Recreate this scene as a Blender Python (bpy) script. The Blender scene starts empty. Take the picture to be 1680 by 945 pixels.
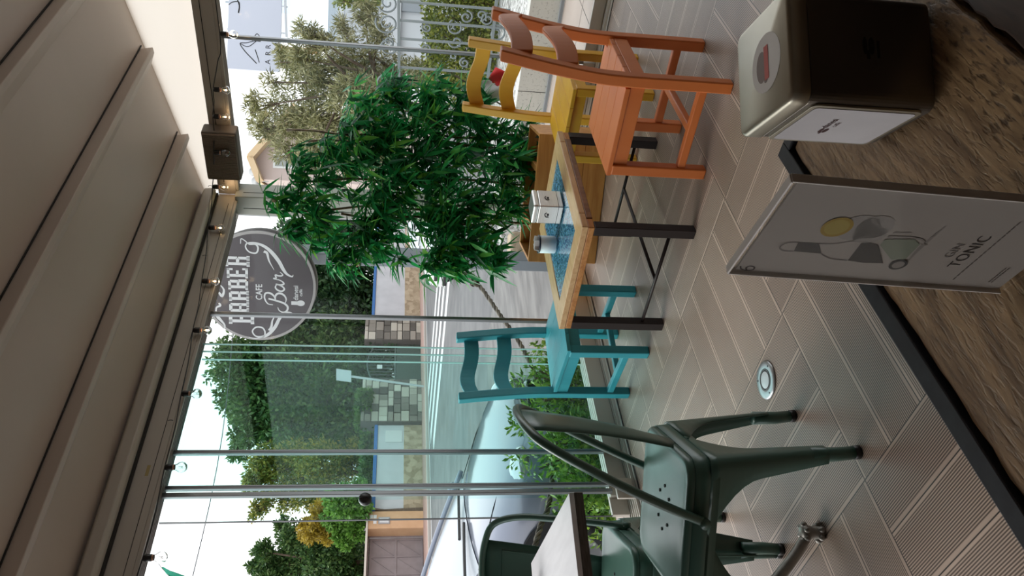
import bpy, math, random
import numpy as np
from mathutils import Vector, Matrix

sc = bpy.context.scene
COL = sc.collection
# ------------------------------------------------------------------ camera (phone held sideways: the picture lies on its side)
FP = 1309.15                      # focal length in pixels of the 1680 px wide frame
CAM = Vector((0.0, 0.0, 1.18941))
_yaw, _pit, _rol = -0.728145457, 0.153097852, 0.0282642516
FWD = Vector((math.sin(_yaw)*math.cos(_pit), math.cos(_yaw)*math.cos(_pit), -math.sin(_pit)))
_r0 = Vector((math.cos(_yaw), -math.sin(_yaw), 0)); _u0 = _r0.cross(FWD)
RGT = math.cos(_rol)*_r0 + math.sin(_rol)*_u0
UPV = -math.sin(_rol)*_r0 + math.cos(_rol)*_u0
cd = bpy.data.cameras.new('camera'); cam = bpy.data.objects.new('camera', cd); COL.objects.link(cam)
cd.sensor_width = 36.0; cd.lens = FP/1680*36.0; cd.clip_start = 0.02; cd.clip_end = 500
mx = Matrix.Identity(4)
for i in range(3):
    mx[i][0] = -UPV[i]; mx[i][1] = RGT[i]; mx[i][2] = -FWD[i]; mx[i][3] = CAM[i]
cam.matrix_world = mx
sc.camera = cam
# ------------------------------------------------------------------ world: bright overcast sky
wd = bpy.data.worlds.new('sky'); sc.world = wd; wd.use_nodes = True
nt = wd.node_tree; nt.nodes.clear()
wo = nt.nodes.new('ShaderNodeOutputWorld'); bg = nt.nodes.new('ShaderNodeBackground')
tc = nt.nodes.new('ShaderNodeTexCoord'); sx = nt.nodes.new('ShaderNodeSeparateXYZ')
rp = nt.nodes.new('ShaderNodeValToRGB'); ns = nt.nodes.new('ShaderNodeTexNoise')
mp = nt.nodes.new('ShaderNodeMath'); mp.operation = 'MULTIPLY_ADD'; mp.inputs[1].default_value = .25
ns.inputs['Scale'].default_value = 1.6; ns.inputs['Detail'].default_value = 3
nt.links.new(tc.outputs['Generated'], sx.inputs[0]); nt.links.new(tc.outputs['Generated'], ns.inputs['Vector'])
nt.links.new(ns.outputs['Fac'], mp.inputs[0]); nt.links.new(sx.outputs[2], mp.inputs[2])
nt.links.new(mp.outputs[0], rp.inputs[0]); nt.links.new(rp.outputs[0], bg.inputs[0]); nt.links.new(bg.outputs[0], wo.inputs[0])
e = rp.color_ramp.elements
e[0].position = 0.0; e[0].color = (.36, .34, .32, 1)
e[1].position = 1.0; e[1].color = (.86, .93, 1.0, 1)
x = e.new(.10); x.color = (1, .99, .98, 1)
x = e.new(.45); x.color = (.93, .97, 1.0, 1)
bg.inputs[1].default_value = .9
sl = bpy.data.lights.new('sun', 'SUN'); sl.energy = 1.3; sl.angle = math.radians(40); sl.color = (1, .97, .92)
so = bpy.data.objects.new('sun', sl); COL.objects.link(so)
so.rotation_euler = Vector((.80, .20, -.60)).to_track_quat('-Z', 'Y').to_euler()
sc.view_settings.view_transform = 'Standard'; sc.view_settings.look = 'None'
sc.view_settings.exposure = 1.1; sc.view_settings.gamma = 1.0
try: sc.view_settings.use_curve_mapping = False
except Exception: pass
try:
    sc.cycles.transparent_max_bounces = 32; sc.cycles.max_bounces = 10; sc.cycles.diffuse_bounces = 5
    sc.cycles.caustics_reflective = False; sc.cycles.caustics_refractive = False
    sc.cycles.sample_clamp_indirect = 6
except Exception: pass
R = random.Random(7); NR = np.random.RandomState(11)
def at(px, py, t):                # a point of the place seen at pixel px, py, at distance t along the view axis
    d = FWD + RGT*((472.5-py)/FP) + UPV*((840-px)/FP)
    return CAM + d*t
# ------------------------------------------------------------------ materials
MATS = {}
def nodes(name):
    m = bpy.data.materials.new(name); m.use_nodes = True
    n = m.node_tree; b = n.nodes['Principled BSDF']; return m, n, b
def pm(name, c, c2=None, rough=.6, metal=0, scale=20, detail=4, stretch=None, bump=0, bscale=None, spec=.5, dist=0, kind='noise', lo=.35, hi=.65, clear=0, bdist=.002):
    """principled material, optional noise blend of two colours, optional bump"""
    if name in MATS: return MATS[name]
    m, n, b = nodes(name); L = n.links
    b.inputs['Base Color'].default_value = (*c, 1); b.inputs['Roughness'].default_value = rough
    b.inputs['Metallic'].default_value = metal; b.inputs['Specular IOR Level'].default_value = spec
    if clear: b.inputs['Coat Weight'].default_value = clear; b.inputs['Coat Roughness'].default_value = .08
    if c2 is not None or bump:
        tx = n.nodes.new('ShaderNodeTexCoord'); mpn = n.nodes.new('ShaderNodeMapping')
        L.new(tx.outputs['Object'], mpn.inputs[0])
        if stretch: mpn.inputs['Scale'].default_value = stretch
    if c2 is not None:
        if kind == 'voronoi':
            t = n.nodes.new('ShaderNodeTexVoronoi'); t.inputs['Scale'].default_value = scale; src = t.outputs['Color']
            s3 = n.nodes.new('ShaderNodeSeparateXYZ'); L.new(src, s3.inputs[0]); src = s3.outputs[0]
        else:
            t = n.nodes.new('ShaderNodeTexNoise'); t.inputs['Scale'].default_value = scale; t.inputs['Detail'].default_value = detail
            t.inputs['Distortion'].default_value = dist; src = t.outputs['Fac']
        r = n.nodes.new('ShaderNodeValToRGB'); r.color_ramp.elements[0].position = lo; r.color_ramp.elements[1].position = hi
        r.color_ramp.elements[0].color = (*c, 1); r.color_ramp.elements[1].color = (*c2, 1)
        L.new(mpn.outputs[0], t.inputs['Vector']); L.new(src, r.inputs[0]); L.new(r.outputs[0], b.inputs['Base Color'])
    if bump:
        t2 = n.nodes.new('ShaderNodeTexNoise'); t2.inputs['Scale'].default_value = bscale or scale; t2.inputs['Detail'].default_value = 5
        bp = n.nodes.new('ShaderNodeBump'); bp.inputs['Strength'].default_value = bump; bp.inputs['Distance'].default_value = bdist
        L.new(mpn.outputs[0], t2.inputs['Vector']); L.new(t2.outputs['Fac'], bp.inputs['Height']); L.new(bp.outputs[0], b.inputs['Normal'])
    MATS[name] = m; return m
def leafmat(name, cols, rough=.5, trans=.25):
    m, n, b = nodes(name); L = n.links
    g = n.nodes.new('ShaderNodeNewGeometry'); r = n.nodes.new('ShaderNodeValToRGB')
    r.color_ramp.interpolation = 'LINEAR'
    el = r.color_ramp.elements
    el[0].color = (*cols[0], 1); el[1].color = (*cols[-1], 1)
    for i, c in enumerate(cols[1:-1]): q = el.new((i+1)/(len(cols)-1)); q.color = (*c, 1)
    L.new(g.outputs['Random Per Island'], r.inputs[0]); L.new(r.outputs[0], b.inputs['Base Color'])
    b.inputs['Roughness'].default_value = rough; b.inputs['Specular IOR Level'].default_value = .4
    tr = n.nodes.new('ShaderNodeBsdfTranslucent'); mxs = n.nodes.new('ShaderNodeMixShader'); mxs.inputs[0].default_value = trans
    L.new(r.outputs[0], tr.inputs[0]); L.new(b.outputs[0], mxs.inputs[1]); L.new(tr.outputs[0], mxs.inputs[2])
    L.new(mxs.outputs[0], n.nodes['Material Output'].inputs[0]); return m
def glassmat(name, tint, ior=1.45, boost=1.0):
    m, n, b = nodes(name); L = n.links; n.nodes.remove(b)
    t = n.nodes.new('ShaderNodeBsdfTransparent'); t.inputs[0].default_value = (*tint, 1)
    g = n.nodes.new('ShaderNodeBsdfGlossy'); g.inputs['Roughness'].default_value = .01; g.inputs[0].default_value = (.9, .95, .95, 1)
    ge = n.nodes.new('ShaderNodeNewGeometry'); dt = n.nodes.new('ShaderNodeVectorMath'); dt.operation = 'DOT_PRODUCT'
    L.new(ge.outputs['Normal'], dt.inputs[0]); L.new(ge.outputs['Incoming'], dt.inputs[1])
    def M(op, a, b_=None):
        q = n.nodes.new('ShaderNodeMath'); q.operation = op
        for i, v in enumerate((a, b_)):
            if v is None: continue
            if isinstance(v, (int, float)): q.inputs[i].default_value = v
            else: L.new(v, q.inputs[i])
        return q.outputs[0]
    fr = M('POWER', M('SUBTRACT', 1.0, M('ABSOLUTE', dt.outputs['Value'])), 5.0)     # Schlick reflection, same on both faces
    fr = M('MULTIPLY', M('ADD', M('MULTIPLY', fr, .96), .035), boost*.15)
    mxs = n.nodes.new('ShaderNodeMixShader'); L.new(fr, mxs.inputs[0])
    L.new(t.outputs[0], mxs.inputs[1]); L.new(g.outputs[0], mxs.inputs[2])
    L.new(mxs.outputs[0], n.nodes['Material Output'].inputs[0]); return m
def emit(name, c, s):
    m, n, b = nodes(name); b.inputs['Emission Color'].default_value = (*c, 1); b.inputs['Emission Strength'].default_value = s
    b.inputs['Base Color'].default_value = (*c, 1); return m
# ------------------------------------------------------------------ mesh builder
class MB:
    def __init__(s): s.v = []; s.f = []; s.M = Matrix.Identity(4)
    def at(s, M): s.M = M; return s
    def add(s, vs, fs):
        o = len(s.v); s.v += [tuple(s.M @ Vector(p)) for p in vs]; s.f += [tuple(i+o for i in f) for f in fs]; return s
    def box(s, lo, hi):
        (a, b, c), (d, e_, f) = lo, hi
        return s.add([(a,b,c),(d,b,c),(d,e_,c),(a,e_,c),(a,b,f),(d,b,f),(d,e_,f),(a,e_,f)],
                     [(0,3,2,1),(4,5,6,7),(0,1,5,4),(1,2,6,5),(2,3,7,6),(3,0,4,7)])
    def prism(s, poly, z0, z1):
        n = len(poly)
        return s.add([(x,y,z0) for x,y in poly]+[(x,y,z1) for x,y in poly],
                     [tuple(range(n-1,-1,-1)), tuple(range(n,2*n))]+[(i,(i+1)%n,n+(i+1)%n,n+i) for i in range(n)])
    def tube(s, pts, r, n=8, closed=False, caps=True, flat=None):
        P = [Vector(p) for p in pts]; m = len(P); rs = r if isinstance(r, (list, tuple)) else [r]*m
        ref = None; vs = []
        for i in range(m):
            if closed: t = P[(i+1)%m]-P[i-1]
            else: t = P[min(i+1, m-1)]-P[max(i-1, 0)]
            t.normalize()
            if ref is None:
                ref = t.orthogonal().normalized()
            ref = (ref - t*ref.dot(t)); 
            if ref.length < 1e-6: ref = t.orthogonal()
            ref.normalize(); b2 = t.cross(ref)
            for k in range(n):
                a = 2*math.pi*k/n; ca, sa = math.cos(a), math.sin(a)
                vs.append(P[i]+(ref*ca+b2*sa)*rs[i])
        fs = []
        for i in range(m if closed else m-1):
            j = (i+1) % m
            for k in range(n): fs.append((i*n+k, i*n+(k+1)%n, j*n+(k+1)%n, j*n+k))
        if caps and not closed: fs.append(tuple(range(n-1,-1,-1))); fs.append(tuple((m-1)*n+k for k in range(n)))
        return s.add(vs, fs)
    def bar(s, p0, p1, w, h, up=(0,0,1)):        # rectangular bar between two points
        p0, p1 = Vector(p0), Vector(p1); t = (p1-p0).normalized(); u = Vector(up); sd = t.cross(u)
        if sd.length < 1e-4: sd = t.orthogonal()
        sd.normalize(); u = sd.cross(t); vs = []
        for p in (p0, p1):
            for a, b in ((-1,-1),(1,-1),(1,1),(-1,1)): vs.append(p+sd*(a*w/2)+u*(b*h/2))
        return s.add(vs, [(0,3,2,1),(4,5,6,7),(0,1,5,4),(1,2,6,5),(2,3,7,6),(3,0,4,7)])
    def lathe(s, prof, n=24, c=(0,0,0)):
        vs = []; m = len(prof)
        for r, z in prof:
            for k in range(n): a = 2*math.pi*k/n; vs.append((c[0]+r*math.cos(a), c[1]+r*math.sin(a), c[2]+z))
        fs = [(i*n+k, i*n+(k+1)%n, (i+1)*n+(k+1)%n, (i+1)*n+k) for i in range(m-1) for k in range(n)]
        if prof[0][0] > 1e-6: fs.append(tuple(range(n-1,-1,-1)))
        if prof[-1][0] > 1e-6: fs.append(tuple((m-1)*n+k for k in range(n)))
        return s.add(vs, fs)
    def ball(s, c, r, n=10, sq=(1,1,1)):
        prof = [(math.sin(math.pi*i/n), -math.cos(math.pi*i/n)) for i in range(n+1)]
        M0 = s.M; s.M = M0 @ Matrix.Translation(c) @ Matrix.Diagonal((r*sq[0], r*sq[1], r*sq[2], 1))
        s.lathe([(max(a,1e-4), b) for a, b in prof], n*2); s.M = M0; return s
    def loft(s, rings, closed=True, caps=True):
        n = len(rings[0]); vs = [p for r_ in rings for p in r_]; fs = []
        for i in range(len(rings)-1):
            for k in range(n if closed else n-1): fs.append((i*n+k, i*n+(k+1)%n, (i+1)*n+(k+1)%n, (i+1)*n+k))
        if caps: fs.append(tuple(range(n-1,-1,-1))); fs.append(tuple((len(rings)-1)*n+k for k in range(n)))
        return s.add(vs, fs)
    def build(s, name, mat, parent=None, label=None, smooth=False, bev=0, seg=2, sub=0, solid=0):
        me = bpy.data.meshes.new(name); me.from_pydata(s.v, [], s.f); me.update()
        return fin(name, me, mat, parent, label, smooth, bev, seg, sub, solid)
def fin(name, me, mat, parent=None, label=None, smooth=False, bev=0, seg=2, sub=0, solid=0):
    o = bpy.data.objects.new(name, me); COL.objects.link(o)
    if mat: me.materials.append(mat)
    if parent: o.parent = parent
    if label: o['label'] = label
    if smooth: me.polygons.foreach_set('use_smooth', [True]*len(me.polygons))
    if solid: q = o.modifiers.new('s', 'SOLIDIFY'); q.thickness = solid; q.offset = 0
    if sub: q = o.modifiers.new('d', 'SUBSURF'); q.levels = q.render_levels = sub
    if bev:
        q = o.modifiers.new('b', 'BEVEL'); q.width = bev; q.segments = seg; q.limit_method = 'ANGLE'; q.angle_limit = math.radians(40)
    return o
def fastmesh(name, V, F, mat, parent=None, smooth=False):
    me = bpy.data.meshes.new(name); V = np.asarray(V, dtype=np.float32); F = np.asarray(F, dtype=np.int32)
    me.vertices.add(len(V)); me.vertices.foreach_set('co', V.ravel())
    k = F.shape[1]; me.loops.add(F.size); me.loops.foreach_set('vertex_index', F.ravel())
    me.polygons.add(len(F)); me.polygons.foreach_set('loop_start', np.arange(0, F.size, k, dtype=np.int32))
    me.update(calc_edges=True); me.validate()
    return fin(name, me, mat, parent, smooth=smooth)
def thing(name, label, cat, loc=(0,0,0), rz=0, group=None):
    o = bpy.data.objects.new(name, None); COL.objects.link(o); o.empty_display_size = .1
    o.location = loc; o.rotation_euler = (0,0,rz); o['label'] = label; o['category'] = cat
    if group: o['group'] = group
    return o
def tag(o, label, cat, group=None, kind=None):
    o['label'] = label; o['category'] = cat
    if group: o['group'] = group
    if kind: o['kind'] = kind
    return o
def S(o, label=None):
    o['kind'] = 'structure'
    if label: o['label'] = label
    return o
def kids(o): return [c for c in bpy.data.objects if c.parent == o]
def copy_tree(o, parent=None):
    c = o.copy(); COL.objects.link(c); c.parent = parent
    for ch in kids(o): copy_tree(ch, c)
    return c
def basis(o, x, y, z):            # matrix from origin and three axes
    M = Matrix.Identity(4)
    for i in range(3): M[i][0] = x[i]; M[i][1] = y[i]; M[i][2] = z[i]; M[i][3] = o[i]
    return M
def spline(pts, k=8):             # Catmull-Rom
    P = [Vector(p) for p in pts]; P = [P[0]*2-P[1]]+P+[P[-1]*2-P[-2]]; out = []
    for i in range(1, len(P)-2):
        for j in range(k):
            t = j/k; a, b, c, d = P[i-1], P[i], P[i+1], P[i+2]
            out.append(.5*((2*b)+(c-a)*t+(2*a-5*b+4*c-d)*t*t+(3*b-3*c+d-a)*t**3))
    out.append(P[-2]); return out
def ribbon(mb, pts, w, z=0, k=6):  # flat stroke in local xy with tapering width list w
    sp = spline([(p[0], p[1], 0) for p in pts], k); n = len(sp); vs = []; fs = []
    for i, p in enumerate(sp):
        t = sp[min(i+1, n-1)]-sp[max(i-1, 0)]; t.normalize(); nn = Vector((-t.y, t.x, 0))
        u = i/(n-1)*(len(w)-1); a = int(min(u, len(w)-2)) if len(w) > 1 else 0
        ww = w[0] if len(w) == 1 else w[a]*(1-(u-a))+w[a+1]*(u-a)
        vs += [(p.x+nn.x*ww/2, p.y+nn.y*ww/2, z), (p.x-nn.x*ww/2, p.y-nn.y*ww/2, z)]
    for i in range(n-1): fs.append((2*i, 2*i+1, 2*i+3, 2*i+2))
    mb.add(vs, fs)
def disc(mb, cx, cy, rx, ry, z=0, n=24, rot=0):
    c, s_ = math.cos(rot), math.sin(rot); vs = [(cx, cy, z)]
    for k in range(n):
        a = 2*math.pi*k/n; x, y = rx*math.cos(a), ry*math.sin(a); vs.append((cx+c*x-s_*y, cy+s_*x+c*y, z))
    mb.add(vs, [(0, 1+k, 1+(k+1)%n) for k in range(n)])
def text_mesh(mb, s, size, x, y, z=0, bold=0, shear=0, sx=1.0, align='CENTER', space=1.0):
    cu = bpy.data.curves.new('t', 'FONT'); cu.body = s; cu.size = size; cu.align_x = align; cu.align_y = 'CENTER'
    cu.offset = bold; cu.shear = shear; cu.space_character = space; cu.resolution_u = 4
    ob = bpy.data.objects.new('t', cu); COL.objects.link(ob)
    dg = bpy.context.evaluated_depsgraph_get(); me = bpy.data.meshes.new_from_object(ob.evaluated_get(dg))
    mb.add([(x+v.co.x*sx, y+v.co.y, z) for v in me.vertices], [tuple(p.vertices) for p in me.polygons])
    bpy.data.objects.remove(ob); bpy.data.curves.remove(cu); bpy.data.meshes.remove(me)
# ================================================================== the veranda itself
XL, YR = -3.09, 4.28
alu = pm('beige_aluminium', (.50,.455,.40), rough=.38, metal=0, spec=.5)
alu2 = pm('champagne_aluminium', (.56,.53,.48), rough=.35, metal=.25)
panelm = pm('roof_panel_paint', (.50,.42,.36), (.55,.465,.40), rough=.45, scale=1.2, bump=.08, bscale=1.5, bdist=.02)
darkgap = pm('dark_seam', (.02,.018,.016), rough=.8)
silver = pm('anodised_profile', (.24,.25,.26), rough=.30, metal=.8)
def deckmat():
    m, n, b = nodes('ribbed_composite_deck'); L = n.links
    g = n.nodes.new('ShaderNodeNewGeometry'); s = n.nodes.new('ShaderNodeSeparateXYZ'); L.new(g.outputs['Position'], s.inputs[0])
    def M(op, a, b2=None, c=None):
        q = n.nodes.new('ShaderNodeMath'); q.operation = op
        for i, v in enumerate((a, b2, c)):
            if v is None: continue
            if isinstance(v, (int, float)): q.inputs[i].default_value = v
            else: L.new(v, q.inputs[i])
        return q.outputs[0]
    gx = M('DIVIDE', M('SUBTRACT', s.outputs[0], -2.1608), .6); gy = M('DIVIDE', M('SUBTRACT', 2.2668, s.outputs[1]), .6)
    ci = M('FLOOR', gx); cj = M('FLOOR', gy)
    par = M('GREATER_THAN', M('FLOORED_MODULO', M('ADD', ci, cj), 2.0), .5)       # 1: boards run along x
    inv = M('SUBTRACT', 1.0, par)
    fx = M('FRACT', gx); fy = M('FRACT', gy)
    u = M('ADD', M('MULTIPLY', fx, inv), M('MULTIPLY', fy, par))          # across the boards, 0..1 in the cell
    w = M('ADD', M('MULTIPLY', fy, inv), M('MULTIPLY', fx, par))
    ub = M('MULTIPLY', u, 4.0); fb = M('FRACT', ub); db = M('MULTIPLY', M('MINIMUM', fb, M('SUBTRACT', 1.0, fb)), .15)   # metres to board edge
    dw = M('MULTIPLY', M('MINIMUM', w, M('SUBTRACT', 1.0, w)), .6)
    gap = M('MAXIMUM', M('LESS_THAN', db, .0016), M('LESS_THAN', dw, .0016))
    rib = M('SINE', M('MULTIPLY', fb, 2*math.pi*24)); flat = M('GREATER_THAN', db, .0095)
    ribm = M('MULTIPLY', M('LESS_THAN', rib, .1), flat)
    no = n.nodes.new('ShaderNodeTexNoise'); no.inputs['Scale'].default_value = 5; no.inputs['Detail'].default_value = 6; L.new(g.outputs['Position'], no.inputs['Vector'])
    wn = n.nodes.new('ShaderNodeTexWhiteNoise'); wn.noise_dimensions = '3D'
    cb = n.nodes.new('ShaderNodeCombineXYZ'); L.new(ci, cb.inputs[0]); L.new(cj, cb.inputs[1]); L.new(M('FLOOR', ub), cb.inputs[2]); L.new(cb.outputs[0], wn.inputs['Vector'])
    val = M('ADD', M('MULTIPLY', no.outputs['Fac'], .5), M('MULTIPLY', wn.outputs['Value'], .5))
    r = n.nodes.new('ShaderNodeValToRGB'); r.color_ramp.elements[0].position = .2; r.color_ramp.elements[1].position = .8
    r.color_ramp.elements[0].color = (.36,.265,.21,1); r.color_ramp.elements[1].color = (.50,.385,.31,1); L.new(val, r.inputs[0])
    dk = n.nodes.new('ShaderNodeMix'); dk.data_type = 'RGBA'; L.new(ribm, dk.inputs[0]); L.new(r.outputs[0], dk.inputs[6])
    m2 = n.nodes.new('ShaderNodeMix'); m2.data_type = 'RGBA'; m2.blend_type = 'MULTIPLY'; m2.inputs[0].default_value = 1; L.new(r.outputs[0], m2.inputs[6]); m2.inputs[7].default_value = (.22,.205,.195,1)
    L.new(m2.outputs[2], dk.inputs[7])
    m3 = n.nodes.new('ShaderNodeMix'); m3.data_type = 'RGBA'; L.new(gap, m3.inputs[0]); L.new(dk.outputs[2], m3.inputs[6]); m3.inputs[7].default_value = (.03,.024,.02,1)
    L.new(m3.outputs[2], b.inputs['Base Color'])
    b.inputs['Roughness'].default_value = .42; b.inputs['Specular IOR Level'].default_value = .45
    h = M('SUBTRACT', M('MULTIPLY', M('SUBTRACT', 1.0, ribm), .6), M('MULTIPLY', gap, 2.0))
    bp = n.nodes.new('ShaderNodeBump'); bp.inputs['Strength'].default_value = .35; bp.inputs['Distance'].default_value = .001
    L.new(h, bp.inputs['Height']); L.new(bp.outputs[0], b.inputs['Normal'])
    return m
S(MB().box((XL,-2.6,-.08),(2.4,YR,0)).build('floor', deckmat()), 'ribbed brown grey composite deck laid in a checkerboard of board squares')
# --- ceiling: sloping roof panels that climb away from the left wall, with wedge ribs at the seams
def zc(x): return 2.356 + (x+3.097)*.207
ce = MB()
xs = [-3.30, -2.66, -2.13, -1.60, -1.07, -.54, -.01, .52, 1.05, 1.58, 2.45]
for i in range(len(xs)-1):
    a, b_ = xs[i], xs[i+1]; y0, y1 = -2.7, YR+.05
    ce.add([(a,y0,zc(a)),(b_,y0,zc(b_)),(b_,y1,zc(b_)),(a,y1,zc(a)),(a,y0,zc(a)+.06),(b_,y0,zc(b_)+.06),(b_,y1,zc(b_)+.06),(a,y1,zc(a)+.06)],
           [(0,3,2,1),(4,5,6,7),(0,1,5,4),(1,2,6,5),(2,3,7,6),(3,0,4,7)])
S(ce.build('ceiling', panelm), 'sloping roof of wide beige panels')
for x in xs[1:-1]:
    z = zc(x); prof = [(x+.004, z+.005), (x+.020, z-.068), (x-.012, z-.071), (x-.100, z-.024-.012), (x-.105, z-.015)]
    rb = MB().loft([[(p[0], y, p[1]) for p in prof] for y in (-2.7, YR-.035)])
    o = S(rb.build('trim_1', panelm, bev=.004), 'beige wedge shaped rib hanging along a roof panel seam')
    S(MB().box((x+.006,-2.7,z-.003),(x+.014,YR-.01,z+.001)).build('seam_gap', darkgap, o), 'dark seam line')
# gutter strip over the left header
gp_ = [(-3.10,2.272),(-3.045,2.272),(-3.030,2.285),(-3.035,2.338),(-3.06,2.352),(-3.10,2.352)]
S(MB().loft([[(p[0], y, p[1]) for p in gp_] for y in (-2.7, YR-.02)]).build('trim_2', alu, bev=.006), 'rounded beige gutter strip between roof and left header')
S(MB().box((-3.099,-2.7,2.262),(-3.07,YR-.02,2.275)).build('trim_3', darkgap), 'dark shadow gap above the left header')
# headers
hl = MB().box((-3.25,-2.7,2.158),(XL,YR-.0,2.264)).box((-3.104,-2.7,2.139),(XL,YR-.0,2.158))
o = S(hl.build('trim_4', alu, bev=.003), 'long flat beige header beam over the sliding glass on the left')
S(MB().box((XL-.001,-2.7,2.188),(XL+.0012,YR-.1,2.1905)).build('groove', darkgap, o), 'fine groove')
tk = MB()
for i in range(5): tk.box((-3.114-.027*i-.009,-2.7,2.140+.003*i),(-3.114-.027*i,YR-.14,2.162))
S(tk.build('track_rail', pm('dark_track', (.30,.255,.22), rough=.5, metal=.2), o), 'dark ridged sliding track')
S(MB().box((-3.248,-2.7,2.1565),(-3.105,YR-.14,2.1579)).build('track_shade_slab', darkgap, o))  # dark slab standing in for the shade between the rails
hr = MB().box((-3.09,YR,2.156),(1.2,YR+.16,2.264)).box((-3.06,YR,2.138),(1.2,YR+.014,2.156))
o = S(hr.build('trim_5', alu, bev=.003), 'beige header beam over the glass on the right')
S(MB().box((-3.0,YR-.0015,2.221),(1.2,YR+.001,2.225)).build('groove', darkgap, o))
tk = MB()
for i in range(5): tk.box((-3.05,YR+.024+.026*i,2.138+.002*i),(1.2,YR+.033+.026*i,2.160))
S(tk.build('track_rail', MATS['dark_track'], o), 'dark ridged sliding track')
S(MB().box((-3.05,YR+.015,2.1545),(1.2,YR+.158,2.1559)).build('track_shade_slab', darkgap, o))  # dark slab again, painting the shade above the right rails
# gable infill, a thin pale panel that lets daylight through
gm, gn, gb = nodes('translucent_cream_panel')
gb.inputs['Base Color'].default_value = (.80,.75,.67,1); gb.inputs['Roughness'].default_value = .7
gt = gn.nodes.new('ShaderNodeBsdfTranslucent'); gt.inputs[0].default_value = (1.0,.90,.79,1)
gx_ = gn.nodes.new('ShaderNodeMixShader'); gx_.inputs[0].default_value = .85
gn.links.new(gb.outputs[0], gx_.inputs[1]); gn.links.new(gt.outputs[0], gx_.inputs[2]); gn.links.new(gx_.outputs[0], gn.nodes['Material Output'].inputs[0])
S(MB().add([(p[0], YR+.03, p[1]) for p in [(-3.09,2.262),(1.2,2.262),(1.2,zc(1.2)+.01),(-3.09,zc(-3.09)+.01)]],[(0,1,2,3)]).build('wall_gable', gm), 'pale cream infill panel glowing with daylight above the right header')
# corner post
cp = MB().box((-3.20,4.215,0),(-3.06,4.36,2.156))
o = S(cp.build('trim_6', pm('grey_beige_post', (.40,.40,.35), rough=.4), bev=.004), 'grey beige corner post of the veranda')
S(MB().box((-3.0605,4.262,0),(-3.0590,4.266,2.11)).build('groove', darkgap, o))
S(MB().box((-3.150,4.2142,0),(-3.146,4.2155,2.11)).build('groove', darkgap, o))
# unseen solid walls, added so daylight comes only from the glass sides
bw = pm('plain_wall_paint', (.20,.165,.14), rough=.8)
S(MB().box((2.4,-2.7,0),(2.5,YR+.02,3.55)).build('added_wall_right', bw)); S(MB().box((-3.27,-2.8,0),(2.5,-2.7,3.55)).build('added_wall_back', bw))
S(MB().box((1.2,YR,0),(2.5,YR+.1,3.5)).build('wall_far', bw))
# --- floor tracks
tr = MB().box((-3.285,-2.7,-.08),(-3.10,YR,.006))
for i in range(6): tr.box((-3.118-.027*i-.007,-2.7,.006),(-3.118-.027*i,YR-.05,.020))
S(tr.build('trim_7', alu2, bev=.001), 'ridged beige floor track of the left sliding glass')
S(MB().box((-3.101,-2.7,-.05),(-3.089,YR,.0015)).build('trim_8', darkgap), 'black joint between deck and track')
tr = MB().box((-3.10,YR+.01,-.08),(1.2,YR+.19,.006))
for i in range(6): tr.box((-2.98,YR+.028+.027*i,.006),(1.2,YR+.035+.027*i,.020))
S(tr.build('trim_9', alu2, bev=.001), 'ridged beige floor track under the right glass')
S(MB().box((-3.09,YR,-.05),(1.2,YR+.012,.0015)).build('trim_10', darkgap))
# --- sliding glass panes, left
GT = glassmat('green_tinted_glass', (.915,.980,.972)); GC = glassmat('clear_glass', (.98,.99,.99)); GE = pm('glass_edge', (.55,.78,.75), rough=.15, spec=.8)
dks = pm('dark_profile', (.10,.105,.11), rough=.35, metal=.7)
def pane(n, axis, a, b, off, g, stile_a=None, stile_b=None, rail=.088, lab='', top=2.152, edge=(0,0)):
    """pane between a..b along the wall; off = offset of the glass plane"""
    def bx(m, u0, u1, d0, d1, z0, z1):
        return m.box((off+d0,u0,z0),(off+d1,u1,z1)) if axis == 'y' else m.box((u0,off+d0,z0),(u1,off+d1,z1))
    r = bx(MB(), a, b, -.004, .004, .02+rail-.01, top).build('window_%d' % n, g); S(r, lab)
    S(bx(MB(), a, b, -.011, .011, .021, .02+rail).build('bottom_rail', alu, r, bev=.002), 'beige aluminium rail')
    for pos, st in ((a, stile_a), (b, stile_b)):
        if st:
            S(bx(MB(), pos-st/2, pos+st/2, -.011, .011, .02+rail, top).build('stile', silver, r, bev=.003), 'slim metal stile')
            S(bx(MB(), pos-.0015, pos+.0015, .0112, .0122, .02+rail, top).build('stile_seal', dks, r))
    for i, pos in enumerate((a, b)):
        if edge[i]: S(bx(MB(), pos-.0015, pos+.0015, -.005, .005, .02+rail, top).build('glass_edge', GE, r), 'bright polished glass edge')
    return r
pane(1,'y',3.272,4.212,-3.137,GC, None,None, lab='clear sliding pane nearest the corner post on the left wall')
pane(2,'y',2.345,3.268,-3.164,GC, .020,.022, lab='clear sliding pane between the two slim metal stiles')
pane(3,'y',2.170,3.066,-3.191,GT, .020,None, lab='green tinted sliding pane stacked behind', edge=(0,1))
pane(4,'y',2.12,3.037,-3.218,GT, None,None, lab='green tinted sliding pane, second of the stack', edge=(0,1))
w5 = pane(5,'y',2.030,3.005,-3.245,GT, None,None, lab='outermost green tinted sliding pane ending in a bare edge', edge=(0,1))
S(MB().box((-3.18,2.108,.108),(-3.16,2.130,2.152)).build('stile', silver, w5, bev=.003), 'slim metal stile')
S(MB().box((-3.25,2.0285,.108),(-3.24,2.0315,2.152)).build('stile_seal', dks, w5))
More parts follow.
